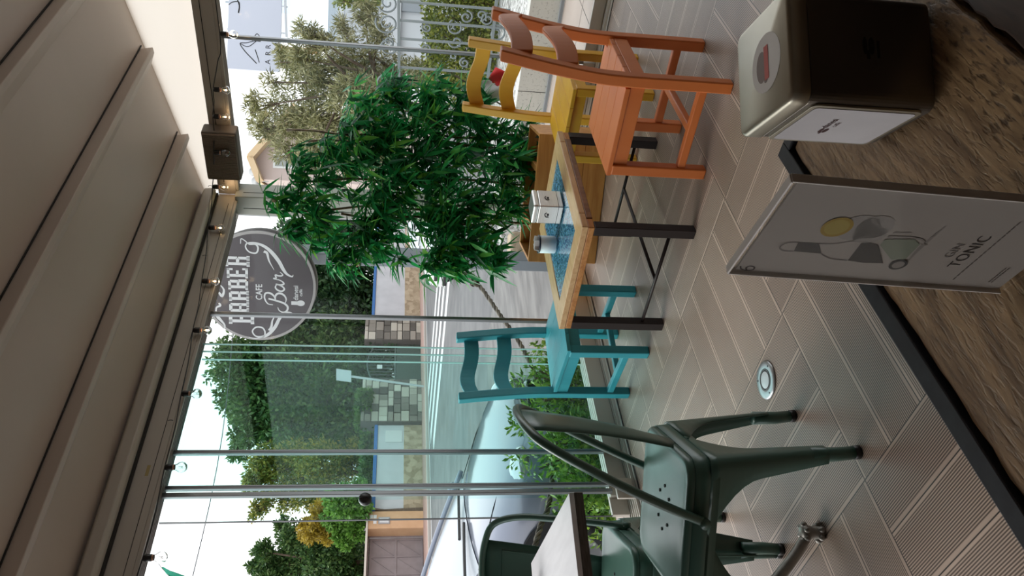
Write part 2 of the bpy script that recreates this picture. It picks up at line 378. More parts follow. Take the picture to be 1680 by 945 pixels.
# lock and handle on the last pane
hb = MB().box((-3.122,2.04,.022),(-3.108,2.15,.108)).build('lock_block', alu2, w5, bev=.003); S(hb)
S(MB().tube(spline([(-3.10,2.10,.088),(-3.080,2.085,.080),(-3.076,2.06,.066),(-3.080,2.045,.050)],5), .006, 8).build('lever', silver, hb, smooth=True), 'small chrome lever')
kn = MB().at(Matrix.Translation((-3.152,2.075,1.268)) @ Matrix.Rotation(math.pi/2, 4, 'Y')).lathe([(.026,-.010),(.030,0),(.028,.016),(.020,.022)], 24)
kn = kn.build('round_knob', pm('black_plastic', (.015,.014,.014), rough=.35), w5, smooth=True); S(kn, 'round dark knob')
S(MB().at(Matrix.Translation((-3.128,2.075,1.268))).box((-.002,-.003,-.025),(.004,.003,.025)).build('slot', darkgap, kn))
# glass, right wall
pane(6,'x',-3.05,-2.06,YR+.055,GC, None,.020, lab='clear pane beside the corner post on the right wall', rail=.07)
pane(7,'x',-2.056,-1.08,YR+.083,GC, None,None, lab='clear pane right of the metal stile on the right wall', rail=.07)
pane(8,'x',-1.08,1.2,YR+.055,GC, .020,None, lab='clear pane at the right end of the right wall', rail=.07)
# ================================================================== string lights
blackp = MATS['black_plastic'] if 'black_plastic' in MATS else pm('black_plastic', (.015,.014,.014), rough=.35)
bulbg, _n, _b = nodes('bulb_glass'); _b.inputs['Transmission Weight'].default_value = 1; _b.inputs['Roughness'].default_value = 0; _b.inputs['IOR'].default_value = 1.45; _b.inputs['Base Color'].default_value = (.97,.96,.95,1); fil_on = emit('filament_lit', (1,.66,.32), 28); fil_off = pm('filament_plain', (.35,.25,.16), rough=.3, metal=.6)
capm = pm('bulb_neck', (.62,.36,.26), rough=.3)
def onX(px, py, X0): d = at(px, py, 1)-CAM; return CAM+d*(X0/d.x)
def onY(px, py, Y0): d = at(px, py, 1)-CAM; return CAM+d*(Y0/d.y)
bl = [((265,914.6),'L',0,'leftmost on the cord, nearest the camera'),((298,766.6),'L',0,'hanging just left of the paired metal stiles'),
      ((323,646),'L',0,'hanging over the dark green panes'),((340,542),'L',1,'just left of the round sign'),
      ((353,461.6),'L',1,'in front of the round sign'),((362,374),'L',1,'nearest the corner on the left header'),
      ((368,307),'R',1,'at the corner beside the brown speaker'),((371,251),'R',0,'in front of the brown speaker'),
      ((370,192),'R',1,'first one right of the brown speaker'),((371,148),'R',1,'second one right of the brown speaker'),((383,57),'R',1,'at the top of the right metal stile')]
cords = []; k = 0
for (px, py), w, on, wh in bl:
    c = onX(px, py, -3.062) if w == 'L' else onY(px, py, 4.132 if py == 251 else 4.235)
    t = thing('string_light_bulb', '%s clear bulb in black socket, %s' % ('glowing' if on else 'unlit', wh), 'light bulb', c, 0, 'festoon bulbs along the headers')
    r = .0235
    g = MB().lathe([(.001,-r),(r*.5,-r*.87),(r*.87,-r*.5),(r,0),(r*.9,r*.45),(r*.6,r*.85),(.011,r*1.25),(.011,r*1.45)], 20).build('glass_bulb', bulbg, t, smooth=True, solid=.0016)
    MB().lathe([(.0112,r*1.15),(.013,r*1.4),(.013,r*1.55)], 16).build('neck', capm, t, smooth=True)
    MB().lathe([(.0125,r*1.5),(.0145,r*1.6),(.0145,r*2.5),(.012,r*2.9),(.005,r*3.0)], 16).build('socket', blackp, t, smooth=True)
    f = MB()
    if on: f.ball((0,0,.002), .0045, 6, (1,1,1.6))
    else: f.tube(spline([(-.005,0,.012),(-.006,0,-.006),(0,0,.002),(.006,0,-.006),(.005,0,.012)],4), .0007, 5)
    f.build('filament', fil_on if on else fil_off, t)
    if on and k % 2 == 0:
        pl = bpy.data.lights.new('bulb_glow', 'POINT'); pl.energy = .07; pl.color = (1,.68,.38); pl.shadow_soft_size = .02
        po = bpy.data.objects.new('bulb_glow', pl); COL.objects.link(po); po.parent = t; po.location = (0,0,-.03)
    k += 1; cords.append(c+Vector((0,0,r*3.0)))
pts = [Vector((-3.062,1.2,cords[0].z+.03))]+[cords[0]]
for a, b in zip(cords[:-1], cords[1:]): m_ = (a+b)/2; m_.z -= .006; pts += [m_, b]
pts.append(Vector((-1.2,4.235,2.14)))
tag(MB().tube(spline(pts,5), .0032, 6).build('festoon_cord', blackp, smooth=True), 'thin black cord of the string lights running round the headers', 'cord')
for (px, py), w in (((336,420),'L'),((280,690),'L'),((345,306),'R')):
    c = onX(px, py, XL+.004) if w == 'L' else onY(px, py, YR-.004)
    h = MB().tube([c+Vector((0,0,.012)),c+Vector((.008,-.004,.006)),c+Vector((.012,-.006,-.004)),c+Vector((.006,-.003,-.012))], .0018, 5)
    tag(h.build('cord_hook', MATS['dark_profile']), {336:'small dark wire hook on the left header above the round sign',280:'small dark wire hook on the left header over the green panes',345:'small dark wire hook on the header beside the speaker'}[px], 'hook')
c = onX(242,772,XL+.0005)
tag(MB().box((c.x,c.y-.028,c.z-.008),(c.x+.0006,c.y+.028,c.z+.006)).build('tape_scrap', pm('old_tape', (.42,.32,.12), rough=.4)), 'small yellowed scrap of tape on the left header', 'tape')
# ================================================================== speaker
sp = thing('wall_speaker', 'brown grey box speaker hung on the right header near the corner', 'speaker', (-2.745,4.222,2.19))
spm = pm('speaker_cloth', (.20,.155,.12), (.26,.205,.16), rough=.9, scale=60, stretch=(1,1,8))
MB().box((-.165,-.052,-.098),(.165,.048,.10)).build('cabinet', pm('speaker_shell', (.13,.105,.085), rough=.6), sp, bev=.012, seg=3)
g = MB(); g.box((-.156,-.060,-.090),(.156,-.050,.092))
for i in range(28): g.box((-.154+i*.0112,-.063,-.088),(-.149+i*.0112,-.059,.090))
g.build('grille', spm, sp, bev=.001)
MB().box((-.04,.047,-.03),(.04,.058,.05)).build('bracket', MATS['dark_profile'], sp)
# ================================================================== painted ladder-back chairs
def make_chair(name, label, mt, dark, cx, cy, yaw, group):
    t = thing(name, label, 'chair', (cx,cy,0), yaw, group)
    q = .0215
    for sy in (-1, 1):
        y = sy*(.2-q)
        pts = spline([(-.2+q,y,0),(-.2+q,y,.2),(-.2+q,y,.40),(-.208+q,y,.52),(-.232+q,y,.68),(-.262+q,y,.84)],4)
        rings = [[(p.x-q,y-q,p.z),(p.x+q,y-q,p.z),(p.x+q,y+q,p.z),(p.x-q,y+q,p.z)] for p in pts]
        MB().loft(rings).build('back_post', mt, t, bev=.005)
        MB().box((.2-2*q,y-q,0),(.2,y+q,.372 if True else 0)).build('leg', mt, t, bev=.005)
        MB().box((-.16,y-.011,.315),(.16,y+.011,.368)).build('apron', mt, t, bev=.003)
        MB().box((-.16,y-.0135,.085),(.16,y+.0135,.117)).build('side_stretcher', mt, t, bev=.004)
    MB().box((.2-2*q+.006,-.16,.315),(.2-2*q+.030,.16,.368)).build('apron', mt, t, bev=.003)
    MB().box((-.19,-.16,.315),(-.168,.16,.368)).build('apron', mt, t, bev=.003)
    MB().box((-.015,-.172,.088),(.015,.172,.114)).build('cross_stretcher', mt, t, bev=.004)
    w = .392/4
    for i in range(4):
        y0 = -.196+i*w; n0 = .0007
        if i in (0,3):
            poly = [(-.152,y0+n0),(.205,y0+n0),(.205,y0+w-n0),(-.190,y0+w-n0),(-.190,y0+w*.47),(-.152,y0+w*.47)] if i == 0 else \
                   [(-.190,y0+n0),(.205,y0+n0),(.205,y0+w-n0),(-.152,y0+w-n0),(-.152,y0+w*.53),(-.190,y0+w*.53)]
        else: poly = [(-.190,y0+n0),(.205,y0+n0),(.205,y0+w-n0),(-.190,y0+w-n0)]
        MB().prism(poly, .369, .387).build('seat_board', mt, t, bev=.002)
    for zc_, xo in ((.765,-.245),(.600,-.212)):
        n = 14; rings = []
        for k in range(n+1):
            u = k/n; y = -.162+.324*u; bow = .030*math.sin(math.pi*u); sz = .016*math.sin(math.pi*u)*1.0+.013*math.sin(2*math.pi*u)
            x0 = xo+.0+q*.2-bow
            rings.append([(x0-.008-.004,y,zc_-.037+sz),(x0+.008-.004,y,zc_-.037+sz),(x0+.008+.0,y,zc_+.037+sz),(x0-.008,y,zc_+.037+sz)])
        MB().loft(rings).build('back_slat', mt, t, smooth=False, bev=.004)
    return t
def paint(name, c, c2): return pm(name, c, c2, rough=.45, scale=9, stretch=(1,1,.25), bump=.12, bscale=40, lo=.25, hi=.8)
orange = paint('orange_paint', (.58,.145,.025), (.66,.19,.045)); yellow = paint('yellow_paint', (.60,.29,.010), (.68,.37,.02)); teal = paint('teal_paint', (.016,.25,.31), (.045,.37,.44))
GCH = 'painted wooden ladder-back chairs round the mosaic table'
make_chair('wooden_chair', 'orange painted wooden chair with two wavy back slats, right of the low mosaic table', orange, 0, -1.432, 2.687, 3.175, GCH)
make_chair('wooden_chair', 'yellow painted wooden chair behind the low table, in front of the bamboo', yellow, 0, -1.872, 3.455, -1.583, GCH)
make_chair('wooden_chair', 'turquoise painted wooden chair left of the low mosaic table by the glass', teal, 0, -2.712, 2.663, -.166, GCH)
# ================================================================== low table with blue mosaic
lt = thing('low_table', 'low square-legged wooden table with a blue mosaic inset and dark metal legs', 'table', (-2.086,2.745,0))
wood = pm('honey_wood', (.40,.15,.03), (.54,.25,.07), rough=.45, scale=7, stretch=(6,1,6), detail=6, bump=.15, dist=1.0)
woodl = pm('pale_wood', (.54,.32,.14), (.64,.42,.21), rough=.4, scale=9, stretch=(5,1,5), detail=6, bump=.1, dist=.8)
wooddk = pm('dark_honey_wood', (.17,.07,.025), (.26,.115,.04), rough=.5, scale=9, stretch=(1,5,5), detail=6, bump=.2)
hx, hy = .278, .352; fw = .088
for a, b, ax in (((-hx,-hy),(hx,-hy+fw),0),((-hx,hy-fw),(hx,hy),0),((-hx,-hy+fw+.0006),(-hx+fw,hy-fw-.0006),1),((hx-fw,-hy+fw+.0006),(hx,hy-fw-.0006),1)):
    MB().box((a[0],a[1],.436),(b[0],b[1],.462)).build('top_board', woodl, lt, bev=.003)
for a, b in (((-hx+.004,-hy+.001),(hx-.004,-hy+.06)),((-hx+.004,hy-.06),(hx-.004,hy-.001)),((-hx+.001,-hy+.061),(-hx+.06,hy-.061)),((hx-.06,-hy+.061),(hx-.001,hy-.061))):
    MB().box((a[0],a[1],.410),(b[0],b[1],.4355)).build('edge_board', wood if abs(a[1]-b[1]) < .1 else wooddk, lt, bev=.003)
mo = pm('blue_mosaic', (.008,.075,.21), (.20,.46,.58), rough=.25, scale=140, kind='voronoi', lo=.2, hi=.95, clear=.5)
MB().box((-hx+fw+.001,-hy+fw+.001,.438),(hx-fw-.001,hy-fw-.001,.4585)).build('mosaic_inset', mo, lt)
iron = pm('dark_iron', (.018,.011,.010), rough=.5, metal=.1, spec=.3)
for sx in (-1,1):
    for sy in (-1,1):
        x, y = sx*(hx-.022), sy*(hy-.022)
        MB().box((x-.02,y-.02,0),(x+.02,y+.02,.410)).build('leg', iron, lt, bev=.002)
for sy in (-1,1): MB().tube([(-hx+.04,sy*(hy-.022),.095),(hx-.04,sy*(hy-.022),.095)], .0075, 8).build('stretcher', iron, lt, smooth=True)
MB().tube([(0,-hy+.028,.095),(0,hy-.028,.095)], .0075, 8).build('cross_bar', iron, lt, smooth=True)
# --- napkin dispenser on the low table
steel = pm('brushed_steel', (.62,.60,.57), (.70,.68,.65), rough=.30, metal=.85, scale=30, stretch=(1,1,20))
logo = pm('logo_ink', (.02,.012,.012), rough=.5)
def bean(mb, cx, cy, s):      # coffee brand mark: a stem and a half bean
    ribbon(mb, [(cx-s*.55,cy),(cx-s*.1,cy+.02*s)], [s*.16,s*.2], 0)
    disc(mb, cx+s*.12, cy-s*.18, s*.45, s*.17, 0, 16); disc(mb, cx+s*.12, cy+s*.16, s*.45, s*.13, 0, 16)
nd = thing('napkin_dispenser', 'small steel napkin dispenser standing on the low blue mosaic table', 'napkin dispenser', (-1.998,2.775,.4625), math.radians(-3))
MB().box((-.048,-.055,0),(.048,.055,.104)).build('body', steel, nd, bev=.004)
MB().box((-.049,-.056,.105),(.049,.056,.129)).build('lid', steel, nd, bev=.007, seg=3)
MB().box((-.0495,-.0565,.020),(.0495,.0565,.0215)).build('seam_band', logo, nd)
for M_ in (basis((0,-.0566,.065),(1,0,0),(0,0,1),(0,-1,0)), basis((.0496,0,.065),(0,1,0),(0,0,1),(1,0,0))):
    m_ = MB().at(M_); ribbon(m_, [(-.010,-.008),(-.010,.004),(.004,.010),(.012,.004)], [.004,.004], .0002); disc(m_, .002, -.003, .006, .005, .0002); m_.build('logo_mark', logo, nd)
# --- enamel mug with sugar packets
mg = thing('enamel_mug', 'white enamel mug with dark rim full of sugar packets', 'mug', (-2.165,2.725,.4628), math.radians(-88))
en = pm('white_enamel', (.84,.88,.91), rough=.45, spec=.3)
MB().lathe([(.001,.002),(.036,.002),(.039,.006),(.0395,.076),(.0375,.076),(.037,.008),(.001,.006)], 32).build('cup', en, mg, smooth=True)
MB().lathe([(.0385,.0735),(.0412,.0745),(.0412,.0795),(.0380,.0800),(.0375,.0755)], 32).build('rim', pm('dark_blue_rim', (.01,.012,.03), rough=.3), mg, smooth=True)
MB().tube(spline([(-.030,-.024,.066),(-.046,-.036,.064),(-.054,-.043,.042),(-.044,-.035,.018),(-.030,-.024,.014)],5), .004, 8).build('handle', en, mg, smooth=True)
pk = pm('paper_packet', (.88,.87,.85), rough=.8)
for i in range(9):
    a = i*2.4; r = .004+.0024*i; M_ = Matrix.Translation((-2.165+r*math.cos(a), 2.725+r*math.sin(a), .4628+.070)) @ Matrix.Rotation(.67+.35*math.sin(i*2.1),4,'Z') @ Matrix.Rotation(.22*math.cos(i*1.7),4,'Y')
    tag(MB().at(M_).box((-.012,-.0015,-.040),(.012,.0015,.022+.004*(i%3))).build('sugar_packet', pk), 'white paper sugar packet sticking out of the enamel mug', 'sugar packet', 'sugar packets in the enamel mug')
# ================================================================== wooden planter with artificial bamboo
pr = thing('wooden_planter', 'honey coloured wooden planter box standing in the corner behind the low table', 'planter', (-2.903,3.488,0), math.radians(22))
wood2 = pm('planter_wood', (.42,.17,.035), (.56,.27,.07), rough=.5, scale=3.5, stretch=(1,9,9), detail=6, bump=.15, dist=.6)
pln = .735; pwd = .36; ph = .402
for y0, nm in ((0,'board_panel'),(pwd-.018,'board_panel')):
    for j in range(3): MB().box((0,y0,.003+j*.1325),(pln,y0+.018,.134+j*.1325)).build(nm, wood2, pr, bev=.002)
for x0 in (0, pln-.018):
    for j in range(3): MB().box((x0,.0185,.003+j*.1325),(x0+.018,pwd-.0185,.134+j*.1325)).build('board_panel', wood2, pr, bev=.002)
MB().box((.019,.019,.02),(pln-.019,pwd-.019,.28)).build('soil', pm('dark_soil', (.03,.02,.013), (.07,.05,.03), rough=.95, scale=40, bump=.6), pr)
for x in (.16,.50): MB().box((x,.019,.36),(x+.035,pwd-.019,.380)).build('cross_slat', wood2, pr, bev=.002)
# bamboo: culms and long leaves hanging in tiers
lm = leafmat('bamboo_leaf', [(.006,.06,.018),(.014,.16,.045),(.022,.30,.08),(.05,.42,.11),(.20,.50,.06)], rough=.36, trans=.38)
cm_ = pm('bamboo_cane', (.10,.055,.025), (.22,.15,.06), rough=.5, scale=14, stretch=(1,1,3))
bb = thing('artificial_bamboo', 'tall artificial bamboo with dense hanging green leaves in the wooden planter', 'plant', (-2.70,3.76,.28))
bo = Vector((-2.70,3.76,.28))
def leafset(V, F, base, d, L, W, nrm):
    """one lance leaf, folded along its midrib"""
    d = d.normalized(); s = d.cross(nrm)
    if s.length < 1e-3: s = d.orthogonal()
    s.normalize(); n = s.cross(d); o = len(V)
    droop = Vector((0,0,-L*.12))
    V += [base, base+d*L*.35+s*W/2+n*W*.12, base+d*L*.35, base+d*L*.35-s*W/2+n*W*.12, base+d*L*.7+s*W*.33+droop*.5+n*W*.08, base+d*L*.7+droop*.5, base+d*L*.7-s*W*.33+droop*.5+n*W*.08, base+d*L+droop]
    F += [(o,o+1,o+2),(o,o+2,o+3),(o+1,o+4,o+5),(o+1,o+5,o+2),(o+2,o+5,o+6),(o+2,o+6,o+3),(o+4,o+7,o+5),(o+5,o+7,o+6)]
# crown volume: ellipsoid lobes in metres (x along the planter, y depth, z height) built around the real planter
ul = Vector((.746,.666,0)); dl = Vector((-.666,.746,0))     # across / away axes of the corner
lobes = []
def lobe(px, py, r, dep, wt): lobes.append((at(px,py,dep), r, wt))
for px,py,r,dep,wt in [(455,335,.11,4.75,10),(520,300,.20,4.8,26),(560,250,.18,4.9,20),(520,370,.16,4.7,22),(560,420,.12,4.65,16),(600,190,.20,4.95,26),(640,150,.13,5.0,20),
    (620,240,.26,4.9,48),(700,170,.20,5.0,34),(690,240,.26,4.9,46),(640,310,.27,4.75,46),(620,370,.18,4.7,26),(600,400,.13,4.65,16),(720,300,.26,4.8,44),(780,230,.22,4.95,34),(770,160,.14,5.05,16),(840,230,.17,4.9,18),
    (820,290,.20,4.8,30),(860,265,.13,4.8,14),(720,370,.17,4.7,30),(770,350,.15,4.7,20),(770,410,.12,4.6,20),(810,425,.08,4.55,12),(730,420,.12,4.6,18),(700,440,.07,4.55,7),(830,345,.09,4.7,9),(490,260,.09,4.85,6),(470,380,.07,4.65,6),(650,430,.05,4.6,3)]:
    lobe(px,py,r,dep,wt)
V, F = [], []
for c, r, wt in lobes:
    for i in range(int(wt*1.75)):
        a = R.uniform(0, 2*math.pi); q = r*(R.random()**.5)
        b0 = c+Vector((R.gauss(0,1),R.gauss(0,1),R.gauss(0,.8))).normalized()*q
        dirv = Vector((math.cos(a),math.sin(a),R.uniform(-.25,.35))); 
        ax = dirv.normalized()
        for j in range(R.randint(4,7)):       # a spray of leaves at the twig end
            d = ax*R.uniform(.3,1)+Vector((R.gauss(0,.55),R.gauss(0,.55),R.uniform(-.9,.25)))
            leafset(V, F, b0-bo+ax*R.uniform(-.05,.0), d, R.uniform(.10,.175), R.uniform(.020,.032), Vector((R.gauss(0,.3),R.gauss(0,.3),1)))
fastmesh('leaves', V, F, lm, bb)
for i, (px, py, qx, qy, dep) in enumerate([(885,225,470,215,4.95),(885,240,500,232,4.95),(885,262,560,244,4.9),(885,300,480,296,4.85),(885,335,470,345,4.8),(885,372,560,352,4.72)]):
    a = at(px,py,dep)-bo; b_ = at(qx,qy,dep)-bo; a.z = .0; n = 9; pts = [a.lerp(b_,k/n)+Vector((.012*math.sin(k*1.7+i),.012*math.cos(k*1.3+i),0)) for k in range(n+1)]
    MB().tube(spline(pts,3), .0075, 8).build('cane', cm_, bb, smooth=True)
# ================================================================== pressed metal armchairs
grn = pm('dark_green_enamel', (.058,.130,.103), (.066,.148,.116), rough=.30, scale=3, spec=.6)
grnl = grn
hole = pm('hole_dark', (.004,.008,.006), rough=.9)
def rrect(hx, hy, r, n=6, z=0):
    o = []
    for cx, cy, a0 in ((hx-r,hy-r,0),(-hx+r,hy-r,90),(-hx+r,-hy+r,180),(hx-r,-hy+r,270)):
        for k in range(n+1): a = math.radians(a0+90*k/n); o.append((cx+r*math.cos(a), cy+r*math.sin(a), z))
    return o
def metal_chair(label, cx, cy, yaw):
    t = thing('metal_armchair', label, 'chair', (cx,cy,0), yaw, 'dark green pressed metal armchairs')
    sh, sy_ = .182, .172
    # seat: rolled rim and slightly dished top
    rings = [rrect(sh+.002,sy_+.002,.05,6,.418), rrect(sh+.002,sy_+.002,.05,6,.441), rrect(sh-.002,sy_-.002,.05,6,.448), rrect(sh-.012,sy_-.012,.045,6,.450), rrect(sh-.022,sy_-.022,.04,6,.4475), rrect(sh-.06,sy_-.06,.03,6,.4455), rrect(.02,.02,.01,6,.444)]
    MB().loft(rings).build('seat', grn, t, smooth=True)
    for x, y in ((0,0),(.035,.035),(-.035,.035),(.035,-.035),(-.035,-.035),(.06,0),(-.06,0)): MB().lathe([(.0048,.4448),(.0048,.4466)], 10, (x,y,0)).build('drain_hole', hole, t)
    # skirt under the seat
    MB().loft([rrect(sh+.003,sy_+.003,.05,6,.432), rrect(sh+.008,sy_+.008,.05,6,.372)], caps=False).build('skirt', grn, t, smooth=True, solid=.003)
    # four pressed sheet legs: L section, broad under the seat, flaring outward
    for sx in (-1,1):
        for sy in (-1,1):
            rings = []
            for k in range(15):
                u = k/14; z = .395-u*.305                 # top .395 down to .09
                hxk = (sh+.008)+u*.026; hyk = (sy_+.006)+u*(-.012 if False else .004)
                w = .034+.040*(1-u)+.121*max(0,(1-u*2.4))**2.0
                rr = .030-.012*u; nn = 6; prof = [(hxk-w,hyk)]
                prof += [(hxk-rr+rr*math.sin(math.radians(90*j/nn)), hyk-rr+rr*math.cos(math.radians(90*j/nn))) for j in range(nn+1)]
                prof += [(hxk,hyk-w)]
                rings.append([(sx*a, sy*b, z) for a, b in prof])
            n = len(rings[0]); mb = MB(); mb.loft(rings, closed=False, caps=False)
            lg = mb.build('leg', grn, t, smooth=True, solid=.004)
            bx, by = sx*(sh+.034-.017), sy*(sy_+.010-.017)
            MB().tube([(bx,by,.13),(bx*1.0+sx*.001,by,.06),(bx+sx*.006,by+sy*.001,.012)], [.0190,.0178,.0165], 14).build('leg_end', grn, lg, smooth=True)
            MB().tube([(bx+sx*.006,by+sy*.001,.016),(bx+sx*.007,by+sy*.001,0)], [.0178,.0178], 14).build('rubber_foot', blackp, lg, smooth=True)
    # hoop that runs from one seat side over the back to the other
    side = [(-.035,.186,.405),(-.075,.190,.50),(-.130,.190,.62),(-.190,.182,.74),(-.228,.150,.815),(-.243,.085,.842)]
    P = side+[(-.247,0,.850)]+[(a,-b,c) for a,b,c in reversed(side)]
    MB().tube(spline(P,6), .0115, 12).build('back_hoop', grn, t, smooth=True)
    for sy in (-1,1): MB().at(Matrix.Translation((-.035,sy*.192,.408)) @ Matrix.Rotation(math.pi/2,4,'X')).lathe([(.014,-.008),(.014,.006),(.008,.010)],14).build('bolt', grn, t, smooth=True)
    # flat back splat
    sp_ = []
    for k in range(9):
        u = k/8; x = -.176-.066*u-.010*math.sin(math.pi*u); z = .430+.410*u; w = .045+.050*u
        sp_.append([(x,-w,z),(x-.006,-w*.5,z),(x-.008,0,z),(x-.006,w*.5,z),(x,w,z)])
    spo = MB().loft(sp_, closed=False, caps=False).build('back_splat', grn, t, smooth=True, solid=.003)
    def q3(v, u): return (-.176-.066*u-.010*math.sin(math.pi*u)-.004+.004, v, .430+.410*u)
    bp = [q3(-.035,.30),q3(-.058,.86),q3(.058,.86),q3(.035,.30)]
    bp = [Vector(p)+Vector((-.001,0,0)) for p in bp]
    MB().tube(bp, .0032, 8, closed=True).build('pressed_frame', grn, spo, smooth=True)
    return t
metal_chair('dark green pressed metal armchair nearest the camera, seat seen whole', -1.796, 1.148, math.radians(-144.9))
metal_chair('dark green pressed metal armchair behind the grey topped table, back to the glass', -2.338, 1.200, math.radians(-46.6))
# ================================================================== grey-white cafe table on an ornate iron foot
gt_ = thing('cafe_table', 'pale grey topped cafe table with dark edge and ornate iron foot at the left', 'table', (-1.985,.873,0), math.radians(167))
tm = pm('pale_laminate', (.78,.76,.79), (.86,.84,.87), rough=.3, scale=8, stretch=(1,5,1), detail=6)
MB().box((-.29,-.29,.728),(.29,.29,.7405)).build('top', tm, gt_, bev=.001)
MB().box((-.291,-.291,.706),(.291,.291,.7278)).build('top_edge', pm('grey_brown_edge', (.07,.06,.05), (.12,.10,.085), rough=.6, scale=30, stretch=(1,1,8)), gt_, bev=.001)
ci = pm('cast_iron', (.24,.225,.20), (.34,.32,.29), rough=.38, metal=.5, scale=25, bump=.25)
MB().lathe([(.028,.13),(.034,.16),(.024,.20),(.022,.5),(.024,.64),(.05,.69),(.12,.705)], 20).build('column', ci, gt_, smooth=True)
for k in range(4):
    a = math.radians(-167+51+3)+k*math.pi/2; c, s_ = math.cos(a), math.sin(a)
    P = [(.02*c,.02*s_,.30),(.06*c,.06*s_,.24),(.13*c,.13*s_,.155),(.20*c,.20*s_,.085),(.245*c,.245*s_,.050)]
    lg = MB().tube(spline(P,5), [.017]*8+[.0155]*7+[.015]*6, 10).build('leg', ci, gt_, smooth=True)
    m_ = MB(); bx, by = .262*c, .262*s_
    m_.lathe([(.019,0),(.024,.004),(.019,.013),(.016,.025),(.019,.037),(.024,.049),(.020,.058),(.012,.062)], 16, (bx,by,0))
    for j in range(6):
        b_ = j*math.pi/3; m_.ball((bx+.022*math.cos(b_),by+.022*math.sin(b_),.0088),.0088,6); m_.ball((bx+.021*math.cos(b_),by+.021*math.sin(b_),.051),.0088,6)
    m_.build('knobbed_foot', ci, lg, smooth=True)
c = onX(0,0,-1) if False else at(905,956,2.55)
bx_ = thing('sugar_box', 'dark red box with white packets at the left edge on the grey topped table', 'box', (-2.165,1.085,.741), math.radians(20))
red = pm('dark_red_card', (.20,.015,.02), rough=.5)
MB().box((-.045,-.03,0),(.045,.03,.055)).build('box', red, bx_, bev=.003)
for i in range(4): MB().at(Matrix.Translation((-.03+.018*i,0,.06)) @ Matrix.Rotation(.15*(i-1.5),4,'Y')).box((-.004,-.02,-.01),(.004,.02,.022)).build('packet', pk, bx_)
# ================================================================== floor spot
fl = thing('floor_spotlight', 'round steel floor spotlight set flush in the deck', 'floor light', (-1.779,1.592,0))
MB().lathe([(.001,.004),(.030,.004),(.034,.0055),(.058,.0055),(.0615,.003),(.0620,.0006)], 40).build('steel_ring', pm('ring_steel', (.46,.48,.49), rough=.28, metal=.7), fl, smooth=True)
MB().lathe([(.001,.0062),(.026,.0062),(.030,.0048)], 32).build('lens', pm('frosted_lens', (.60,.68,.70), rough=.15), fl, smooth=True)
MB().lathe([(.030,.0057),(.0335,.0063),(.0365,.0057)], 32).build('lens_seal', pm('grey_rubber', (.10,.11,.11), rough=.5), fl, smooth=True)
for k in range(3): a = k*2.094+.4; MB().lathe([(.0035,.0056),(.003,.0066),(.001,.0067)], 10, (.048*math.cos(a),.048*math.sin(a),0)).build('screw', MATS['dark_profile'], fl)
# ================================================================== foreground table
ft = thing('rustic_table', 'rough brown plank table in a black metal frame, filling the foreground', 'table', (-.05,.25,0))
rw, rn, rb_ = nodes('weathered_plank'); L = rn.links
tx = rn.nodes.new('ShaderNodeTexCoord'); mpn = rn.nodes.new('ShaderNodeMapping'); mpn.inputs['Scale'].default_value = (1,.13,1); L.new(tx.outputs['Object'], mpn.inputs[0])
mp2 = rn.nodes.new('ShaderNodeMapping'); mp2.inputs['Scale'].default_value = (1,.30,1); mp2.inputs['Rotation'].default_value = (0,0,.30); L.new(tx.outputs['Object'], mp2.inputs[0])
n1 = rn.nodes.new('ShaderNodeTexNoise'); n1.inputs['Scale'].default_value = 70; n1.inputs['Detail'].default_value = 8; n1.inputs['Roughness'].default_value = .65; n1.inputs['Distortion'].default_value = 1.2; L.new(mpn.outputs[0], n1.inputs[0])
n2 = rn.nodes.new('ShaderNodeTexNoise'); n2.inputs['Scale'].default_value = 230; n2.inputs['Detail'].default_value = 7; n2.inputs['Distortion'].default_value = .25; L.new(mp2.outputs[0], n2.inputs[0])
n3 = rn.nodes.new('ShaderNodeTexVoronoi'); n3.feature = 'DISTANCE_TO_EDGE'; n3.inputs['Scale'].default_value = 11; L.new(mpn.outputs[0], n3.inputs['Vector'])
n4 = rn.nodes.new('ShaderNodeTexNoise'); n4.inputs['Scale'].default_value = 13; n4.inputs['Detail'].default_value = 3; L.new(mpn.outputs[0], n4.inputs[0])
r1 = rn.nodes.new('ShaderNodeValToRGB'); r1.color_ramp.elements[0].position = .30; r1.color_ramp.elements[1].position = .62
r1.color_ramp.elements[0].color = (.17,.105,.055,1); r1.color_ramp.elements[1].color = (.52,.38,.23,1); L.new(n1.outputs['Fac'], r1.inputs[0])
r2 = rn.nodes.new('ShaderNodeValToRGB'); r2.color_ramp.elements[0].position = .34; r2.color_ramp.elements[1].position = .50; r2.color_ramp.elements[0].color = (.12,.09,.07,1); r2.color_ramp.elements[1].color = (1,1,1,1); L.new(n2.outputs['Fac'], r2.inputs[0])
r3 = rn.nodes.new('ShaderNodeValToRGB'); r3.color_ramp.elements[0].position = .0; r3.color_ramp.elements[1].position = .02; r3.color_ramp.elements[0].color = (.1,.08,.07,1); r3.color_ramp.elements[1].color = (1,1,1,1); L.new(n3.outputs['Distance'], r3.inputs[0])
r4 = rn.nodes.new('ShaderNodeValToRGB'); r4.color_ramp.elements[0].position = .35; r4.color_ramp.elements[1].position = .7; r4.color_ramp.elements[0].color = (.75,.66,.58,1); r4.color_ramp.elements[1].color = (1.15,1.05,.9,1); L.new(n4.outputs['Fac'], r4.inputs[0])
def mul(a, b_, f=1.0):
    q = rn.nodes.new('ShaderNodeMix'); q.data_type = 'RGBA'; q.blend_type = 'MULTIPLY'; (L.new(f, q.inputs[0]) if not isinstance(f, float) else setattr(q.inputs[0], 'default_value', f)); L.new(a, q.inputs[6]); L.new(b_, q.inputs[7]); return q.outputs[2]
